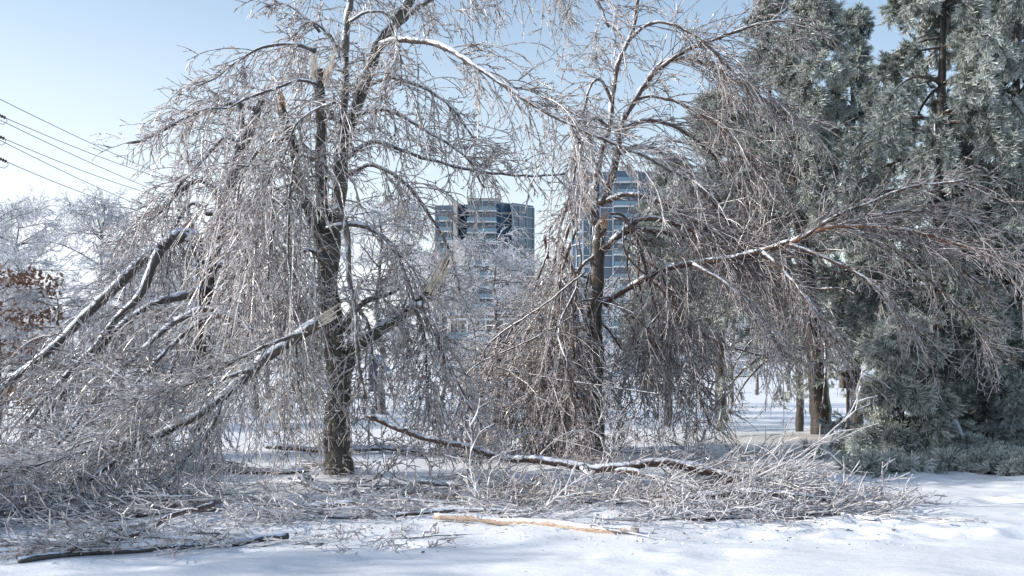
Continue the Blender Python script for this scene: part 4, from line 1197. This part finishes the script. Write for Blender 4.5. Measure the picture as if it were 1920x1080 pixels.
# birdhouse on a post
Yb = 20.5
pb = at(1590, 840, Yb)
g = float(gz(pb[0], Yb))
t = thing('birdhouse', 'small dark wooden birdhouse on a thin post beside the pine trunk', 'birdhouse', (pb[0], Yb, g))
M['oldwood'] = plain('old_wood', (.10, .075, .06), .8, noise=.35, nscale=14, bump=.4)
zt = CAM_H + (HOR - 728) / FPX * Yb
mb = MB(); mb.box(-.028, .028, -.028, .028, -.05, zt - g); mb.build('post', M['oldwood'], t, smooth_shade=False)
mb = MB(); s = .13
z0 = zt - g
V = [(-s, -s, z0), (s, -s, z0), (s, s, z0), (-s, s, z0), (-s, -s, z0 + .26), (s, -s, z0 + .34), (s, s, z0 + .34), (-s, s, z0 + .26)]
mb.add(V, [[3, 2, 1, 0], [4, 5, 6, 7], [0, 1, 5, 4], [1, 2, 6, 5], [2, 3, 7, 6], [3, 0, 4, 7]])
bx = mb.build('box', M['oldwood'], t, smooth_shade=False)
mb = MB()
V = [(-s - .06, -s - .06, z0 + .255), (s + .05, -s - .06, z0 + .36), (s + .05, s + .05, z0 + .36), (-s - .06, s + .05, z0 + .255)]
V += [(x, y, z + .03) for x, y, z in V]
mb.add(V, [[3, 2, 1, 0], [4, 5, 6, 7], [0, 1, 5, 4], [1, 2, 6, 5], [2, 3, 7, 6], [3, 0, 4, 7]])
mb.build('roof', M['oldwood'], t, smooth_shade=False)
mb = MB(); mb.tubes(np.array([[[0, -s - .003, z0 + .17], [0, -s + .02, z0 + .17]]]), np.array([[.03, .03]]), 12, cap=True)
mb.build('entrance_hole', plain('dark_hole', (.01, .01, .01), .9), bx)
print('pines done', time.time() - T_START)

# ================================================================== BUILDINGS
M['beige'] = plain('beige_precast', (.50, .46, .41), .7, noise=.08, nscale=.3)
M['slab'] = plain('white_balcony_slab', (.50, .52, .54), .6)
M['mull'] = plain('pale_mullion', (.30, .36, .43), .4)
M['glass'] = plain('blue_window_glass', (.035, .085, .15), .08, metal=.0, spec=1.0, noise=.5, nscale=.12)
M['glass2'] = plain('dark_window_glass', (.02, .035, .06), .08, spec=.9, noise=.5, nscale=.2)
M['blind'] = plain('window_with_pale_blind', (.20, .25, .30), .3, spec=.8)
M['rail'] = plain('tinted_balcony_glass', (.10, .20, .28), .12, spec=.9)
M['spandrel'] = plain('blue_spandrel_panel', (.055, .10, .16), .25, spec=.8, noise=.15, nscale=.2)


def facade(root, p0, p1, z0, z1, fh, bay, wall, glass, balc=None, fins=True, minz=None):
    """wall from plan point p0 to p1; one window object per bay and storey (shared mesh), slabs, rails and fins"""
    p0 = np.array(p0, float); p1 = np.array(p1, float)
    Lw = np.linalg.norm(p1 - p0); d = (p1 - p0) / Lw
    nrm = np.array([d[1], -d[0]])            # faces the camera side when p0 is left of p1
    nb = max(1, round(Lw / bay)); bw = Lw / nb
    nf = max(1, round((z1 - z0) / fh))
    Mx = Matrix(((d[0], -nrm[0], 0, p0[0]), (d[1], -nrm[1], 0, p0[1]), (0, 0, 1, 0), (0, 0, 0, 1)))
    loc = root.location
    def place(o):
        o.matrix_local = Matrix.Translation(-Vector(loc)) @ Mx @ o.matrix_local
    # window mesh: frame with recessed pane and one mullion
    key = f'{bw:.2f}_{fh:.2f}_{glass.name}'
    if key not in WM:
        w, hh = bw - .22, fh - .95
        mb = MB()
        mb.box(-w / 2, w / 2, -.05, .0, -hh / 2, hh / 2)
        pane = mb
        V = np.concatenate(pane.V); me = mesh_from('window', V, np.concatenate(pane.Q), None, False); me.materials.append(glass)
        mb = MB()
        mb.box(-w / 2 - .05, w / 2 + .05, -.12, -.053, hh / 2, hh / 2 + .09)
        mb.box(-w / 2 - .05, w / 2 + .05, -.12, -.053, -hh / 2 - .09, -hh / 2)
        mb.box(w * .12, w * .12 + .08, -.11, -.053, -hh / 2, hh / 2)
        V = np.concatenate(mb.V); mf = mesh_from('frame', V, np.concatenate(mb.Q), None, False); mf.materials.append(M['mull'])
        alt = []
        for mm in ('glass2' if glass.name != M['glass2'].name else 'glass', 'blind'):
            m2_ = me.copy(); m2_.materials.clear(); m2_.materials.append(M[mm]); alt.append(m2_)
        WM[key] = (me, mf, alt[0], alt[1])
    for f in range(nf):
        zc = z1 - (f + .5) * fh - .1
        if minz is not None and zc < minz: continue
        for q in range(nb):
            r_w = wr.random()
            o = obj('window', WM[key][0] if r_w < .62 else (WM[key][2] if r_w < .86 else WM[key][3]), None, root)
            o.matrix_local = Matrix.Translation(((q + .5) * bw, -.10, zc)); place(o)
            o2 = obj('frame', WM[key][1], None, o)
    if fins:
        for q in range(nb + 1):
            if q % 2 == 0 or bw > 3:
                mb = MB(); mb.box(q * bw - .12, q * bw + .12, -.32, -.002, z0, z1); o = mb.build('mullion', M['mull'], root, smooth_shade=False); place(o)
    for f in range(nf + 1):
        mb = MB(); mb.box(.13, Lw - .13, -.24, -.004, z1 - f * fh - .12, z1 - f * fh + .12)
        o = mb.build('floor_band', M['slab'] if f == 0 or balc is None else M['mull'], root, smooth_shade=False); place(o)
    if balc:
        (a0, a1, dep) = balc
        for f in range(1, nf + 1):
            zz_ = z1 - f * fh
            mb = MB(); mb.box(a0 * Lw, a1 * Lw, -dep, -.245, zz_ - .28, zz_ + .10)
            o = mb.build('balcony', M['slab'], root, smooth_shade=False); place(o)
            mb = MB(); mb.box(a0 * Lw + .05, a1 * Lw - .05, -dep + .02, -dep + .08, zz_ + .103, zz_ + 1.15)
            mb.box(a0 * Lw + .05, a0 * Lw + .11, -dep + .085, -.35, zz_ + .103, zz_ + 1.15)
            mb.box(a1 * Lw - .11, a1 * Lw - .05, -dep + .085, -.35, zz_ + .103, zz_ + 1.15)
            r_ = mb.build('railing', M['rail'], o, smooth_shade=False)
WM = {}
wr = np.random.default_rng(5)


def prism(root, name, pts, z0, z1, mat):
    n = len(pts)
    V = [(x, y, z0) for x, y in pts] + [(x, y, z1) for x, y in pts]
    me = bpy.data.meshes.new(name)
    F = [[i, (i + 1) % n, n + (i + 1) % n, n + i] for i in range(n)] + [list(range(n))[::-1], [n + i for i in range(n)]]
    loc = root.location
    me.from_pydata([(v[0] - loc[0], v[1] - loc[1], v[2] - loc[2]) for v in V], [], F)
    me.update()
    return obj(name, me, mat, root)


PX = lambda u, Y: (u - 960) / FPX * Y
ZV = lambda v, Y: CAM_H + (HOR - v) / FPX * Y
# --- left tower
Y0 = 300
b1 = thing('apartment_tower', 'left blue glass apartment tower with stepped curved balconies seen between the trees', 'building', (PX(905, Y0), Y0, -3))
zt = ZV(381, Y0)
gp = lambda u, Y: (PX(u, Y0), Y)
pl = [gp(814, 304), gp(850, 304), gp(852, 300), gp(860, 300), gp(862, 303.5), gp(880, 301), gp(883, 295), gp(929, 295), gp(938, 299), gp(957, 301), gp(960, 299), gp(1001, 305), gp(1001, 322), gp(814, 322)]
prism(b1, 'wall', pl, -3, zt, M['spandrel'])
prism(b1, 'roof', [gp(877, 297), gp(937, 297.5), gp(937, 312), gp(877, 312)], zt + .01, ZV(374, Y0), M['beige'])
facade(b1, gp(883, 295), gp(929, 295), -3, zt, 3.0, 1.75, None, M['glass'], balc=(-.12, 1.06, 1.9))
facade(b1, gp(929, 295), gp(938, 299), -3, zt, 3.0, 2.0, None, M['glass2'], fins=False)
facade(b1, gp(938, 299), gp(957, 301), -3, zt, 3.0, 1.45, None, M['glass2'], fins=False)
facade(b1, gp(960, 299), gp(1001, 305), -3, zt - .6, 3.0, 1.5, None, M['glass'])
facade(b1, gp(862, 303.5), gp(880, 301), -3, zt, 3.0, 1.4, None, M['glass2'], fins=False, balc=(-.1, .9, 1.2))
facade(b1, gp(814, 304), gp(850, 304), -3, zt - 1.5, 3.0, 1.8, None, M['glass2'], balc=(.2, .9, 1.4))
prism(b1, 'stair_wall', [gp(850.5, 298), gp(858.5, 298), gp(858.5, 303.4), gp(850.5, 303.4)], -3, zt + .4, M['beige'])
prism(b1, 'wing', [gp(846, 290), gp(874, 290), gp(874, 294.8), gp(846, 294.8)], -3, ZV(451, 290), M['beige'])
mb = MB(); 
for x in (-.9, 0.):
    mb.box(x, x + .12, 0, .12, 0, 2.2)
mb.box(-.9, .12, 0, .12, 2.25, 2.35)
o = mb.build('roof_vent', M['mull'], b1, smooth_shade=False); o.location = (PX(897, Y0) - b1.location[0], 0, ZV(374, Y0) + 3)
# --- right tower
Y1 = 270
b2 = thing('apartment_tower', 'wide right blue glass apartment tower behind the centre tree with white balcony slabs', 'building', (PX(1240, Y1), Y1, -3))
zt = ZV(325, Y1)
gq = lambda u, Y: (PX(u, Y1), Y)
pl = [gq(1076, 272), gq(1082, 269.5), gq(1092, 268), gq(1104, 268.5), gq(1112, 271), gq(1124, 271), gq(1124, 268), gq(1147, 268), gq(1147, 266), gq(1195, 266), gq(1196, 268), gq(1300, 268), gq(1302, 266), gq(1420, 268), gq(1420, 290), gq(1076, 290)]
prism(b2, 'wall', pl, -3, zt, M['spandrel'])
for (ua, ya, ub, yb, balc, gm, bayw) in [(1076, 272, 1082, 269.5, None, 'glass', 1.2), (1082, 269.5, 1092, 268, None, 'glass', 1.4), (1092, 268, 1104, 268.5, None, 'glass', 1.6), (1104, 268.5, 1112, 271, None, 'glass', 1.4),
                                   (1112, 271, 1124, 271, None, 'glass2', 1.6), (1124, 268, 1147, 268, None, 'glass2', 1.5), (1147, 266, 1195, 266, (.03, .97, 1.5), 'glass', 2.1), (1196, 268, 1300, 268, (.3, .6, 1.5), 'glass', 2.6), (1302, 266, 1420, 268, (.5, .9, 1.5), 'glass', 2.8)]:
    facade(b2, gq(ua, ya), gq(ub, yb), -3, zt, 3.0, bayw, None, M[gm], balc=balc, minz=(14 if ua > 1195 else 2))
prism(b2, 'roof', [gq(1164, 274), gq(1181, 274), gq(1181, 284), gq(1164, 284)], zt + .01, ZV(308, Y1), M['beige'])
# --- low building in front of them
Y2 = 150
b3 = thing('lowrise_building', 'low beige building with glazed balconies at the foot of the left tower', 'building', (PX(910, Y2), Y2, -2))
gr_ = lambda u, Y: (PX(u, Y2), Y)
zt = ZV(592, Y2)
prism(b3, 'wall', [gr_(838, 150), gr_(1000, 150), gr_(1000, 162), gr_(838, 162)], -2.2, zt, M['beige'])
prism(b3, 'roof', [gr_(834, 149), gr_(1004, 149), gr_(1004, 163), gr_(834, 163)], zt + .01, zt + .5, M['slab'])
M['pillar'] = plain('white_column', (.66, .67, .68), .5)
def bx3(name, u0, u1, v0, v1, ya, yb, mat, par=b3):
    mb = MB(); mb.box(PX(u0, Y2), PX(u1, Y2), ya, yb, ZV(v1, Y2), ZV(v0, Y2))
    return mb.build(name, mat, par, b3.location, smooth_shade=False)
for q, u0 in enumerate(range(846, 995, 20)):
    w_ = bx3('window', u0, u0 + 13, 608, 634, 149.9, 149.99, M['glass2'])
    bx3('frame', u0 + 6, u0 + 6.8, 608, 634, 149.8, 149.89, M['pillar'], w_)
    w_ = bx3('window', u0, u0 + 15, 655, 677, 149.9, 149.99, M['glass2'])
for u0 in range(842, 1000, 34):
    bx3('column', u0, u0 + 3, 602, 690, 147.2, 147.8, M['pillar'])
bx3('balcony', 840, 998, 641, 650, 147.1, 149.6, M['beige'])
bx3('railing', 841, 997, 624, 640, 147.0, 147.09, M['rail'])
bx3('canopy', 840, 998, 598, 602, 147.0, 149.6, M['slab'])
bx3('wall', 842, 996, 681, 690, 147.9, 148.2, M['slab'])

# ================================================================== CAR, SIGNS
M['carpaint'] = plain('dark_red_paint', (.10, .018, .016), .25, spec=.6)
M['rubber'] = plain('tyre_rubber', (.02, .02, .02), .8)
M['rim'] = plain('silver_rim', (.5, .5, .52), .3, metal=.8)
M['carglass'] = plain('car_glass', (.03, .04, .05), .08, spec=.9)
def car(u, Y, label, paint, rz=0):
    x = PX(u, Y); g = float(gz(x, Y))
    t = thing('parked_car', label, 'car', (x, Y, g))
    t.rotation_euler = (0, 0, rz)
    prof = [(-2.2, .35), (-2.25, .62), (-2.15, .82), (-1.35, .95), (-.75, 1.38), (.75, 1.42), (1.55, 1.0), (2.15, .92), (2.25, .6), (2.2, .35)]
    V = [(x_, -.82, z) for x_, z in prof] + [(x_, .82, z) for x_, z in prof]
    V = [(x_, y * (.82 if z > 1.2 else 1), z) for x_, y, z in V]
    n = len(prof)
    me = bpy.data.meshes.new('body')
    me.from_pydata(V, [], [[i, (i + 1) % n, n + (i + 1) % n, n + i] for i in range(n)] + [list(range(n))[::-1], [n + i for i in range(n)]])
    bd = obj('body', me, paint, t)
    bv = bd.modifiers.new('bevel', 'BEVEL'); bv.width = .05; bv.segments = 2
    for sgn in (-1, 1):
        mb = MB()
        y = .84 * sgn
        V = [(-1.15, y, .98), (.0, y, .98), (.0, y * .87, 1.33), (-.68, y * .87, 1.33)]
        mb.add(V, [[0, 1, 2, 3]]); V2 = [(.08, y, .98), (1.3, y, .98), (.72, y * .87, 1.35), (.08, y * .87, 1.35)]
        mb.add(V2, [[0, 1, 2, 3]])
        mb.build('side_window', M['carglass'], t, smooth_shade=False)
        for xx in (-1.35, 1.35):
            mb = MB(); mb.tubes(np.array([[[xx, .70 * sgn, .32], [xx, .88 * sgn, .32]]]), np.array([[.32, .32]]), 20, cap=True)
            w = mb.build('wheel', M['rubber'], t, smooth_shade=False)
            mb = MB(); mb.tubes(np.array([[[xx, .86 * sgn, .32], [xx, .89 * sgn, .32]]]), np.array([[.19, .19]]), 14, cap=True)
            mb.build('rim', M['rim'], w, smooth_shade=False)
        mb = MB(); mb.box(-2.235, -2.18, .45 * sgn - .18, .45 * sgn + .18, .62, .76); mb.build('headlight', M['rim'], t, smooth_shade=False)
    return t
car(738, 190, 'dark red car parked at the far edge of the snowy field beside a blue sign', M['carpaint'])
car(775, 205, 'orange red car parked right of the dark red car behind hanging twigs', plain('orange_paint', (.35, .08, .04), .3), .1)
# blue sign on a post
Ys = 185
x = PX(728, Ys); g = float(gz(x, Ys))
t = thing('blue_sign', 'small square blue sign on a post above the dark red car', 'sign', (x, Ys, g))
M['steel'] = plain('galvanised_post', (.35, .36, .38), .45, metal=.6)
M['bluesign'] = plain('blue_sign_face', (.02, .10, .38), .4)
zz_ = ZV(692, Ys) - g
mb = MB(); mb.tubes(np.array([[[0, .05, -.1], [0, .05, zz_ + .4]]]), np.array([[.05, .05]]), 8, cap=True); mb.build('post', M['steel'], t)
mb = MB(); mb.box(-.28, .28, -.03, .0, zz_ - .35, zz_ + .4); mb.build('panel', M['bluesign'], t, smooth_shade=False)
# tall blue-grey panel left of it
Ys = 60
x = PX(705, Ys); g = float(gz(x, Ys))
t = thing('information_board', 'tall dark notice board with a pale blue upright edge standing in the field', 'sign', (x, Ys, g))
mb = MB(); zt = ZV(666, Ys) - g
mb.box(-.36, .12, -.04, .04, .35, zt); mb.build('panel', plain('dark_board', (.035, .045, .09), .5), t, smooth_shade=False)
mb = MB(); mb.box(.13, .27, -.07, .07, -.1, zt + .03); mb.build('post', plain('pale_blue_post', (.30, .40, .52), .5), t, smooth_shade=False)
mb = MB(); mb.box(-.43, -.365, -.05, .05, -.1, zt); mb.build('post', M['steel'], t, smooth_shade=False)

# ================================================================== OVERHEAD WIRES
M['wire'] = plain('grey_blue_cable', (.10, .12, .16), .5)
M['porcelain'] = plain('brown_insulator', (.07, .05, .045), .3)
wires = [((0, 186), (320, 334), 'uppermost overhead wire crossing the sky at the left', None), ((12, 222), (320, 339), 'second overhead wire from the top, ending in the highest insulator string', 1),
         ((0, 225), (306, 363), 'third overhead wire from the top, passing just below the highest insulator', None), ((10, 261), (301, 369), 'fourth overhead wire from the top, ending in the middle insulator string', 1),
         ((0, 263), (274, 390), 'fifth overhead wire from the top, passing just below the middle insulator', None), ((14, 304), (274, 400), 'lowest overhead wire, ending in the lowest insulator string', 1)]
for (q0, q1, lab, ins) in wires:
    a0 = at(*q0, 42); a1 = at(*q1, 60)
    dirv = (a1 - a0)
    s0 = a0 - dirv * .9 if ins is None else a0
    e = a1 + dirv * 3.0
    K = 50
    tt = np.linspace(0, 1, K)[:, None]
    P = s0 * (1 - tt) + e * tt
    Ltot = np.linalg.norm(e - s0); f0 = (np.linalg.norm(a0 - s0)) / Ltot; f1 = np.linalg.norm(a1 - s0) / Ltot
    # gentle sag that leaves both seen points where they are
    sg = (tt[:, 0] - f0) * (tt[:, 0] - f1) * 9.0
    P[:, 2] += sg
    mb = MB(); mb.tubes((P - P[0])[None], np.full((1, K), .016), 5, cap=True)
    o = mb.build('overhead_wire', M['wire']); o.location = P[0]
    tag(o, lab, 'wire', 'overhead wires at the left')
    if ins:
        Di = unit(dirv[None])[0]
        t = thing('insulator', {222: 'highest insulator string at the left edge of the sky', 261: 'middle insulator string at the left edge of the sky', 304: 'lowest insulator string at the left edge of the sky'}[q0[1]], 'insulator', tuple(a0), 'insulator strings at the left edge')
        side = np.array([-.62, 0, .28])
        for q in range(5):
            c0 = side * (.12 + .16 * q); ax = unit(side[None])[0] * .05
            mb = MB(); mb.tubes(np.array([[c0 - ax, c0, c0 + ax]]), np.array([[.03, .075, .03]]), 10, cap=True)
            mb.build('disc', M['porcelain'], t)
        mb = MB(); mb.tubes(np.array([[[0, 0, 0], side * .95]]), np.full((1, 2), .018), 6, cap=True); mb.build('rod', M['steel'], t)
        mb = MB(); pts_ = np.array([[0, 0, 0], [.03, 0, -.12], [-.12, 0, -.24], [-.4, 0, -.16]]); mb.tubes(pts_[None], np.full((1, 4), .014), 5); mb.build('jumper', M['wire'], t)

tot = sum(len(o.data.loop_triangles) if False else len(o.data.polygons) for o in bpy.data.objects if o.type == 'MESH')
uniq = {o.data.name: o.data for o in bpy.data.objects if o.type == 'MESH'}
print('objects', len(bpy.data.objects), 'faces uniq', sum(len(m.polygons) for m in uniq.values()), 'time', time.time() - T_START)
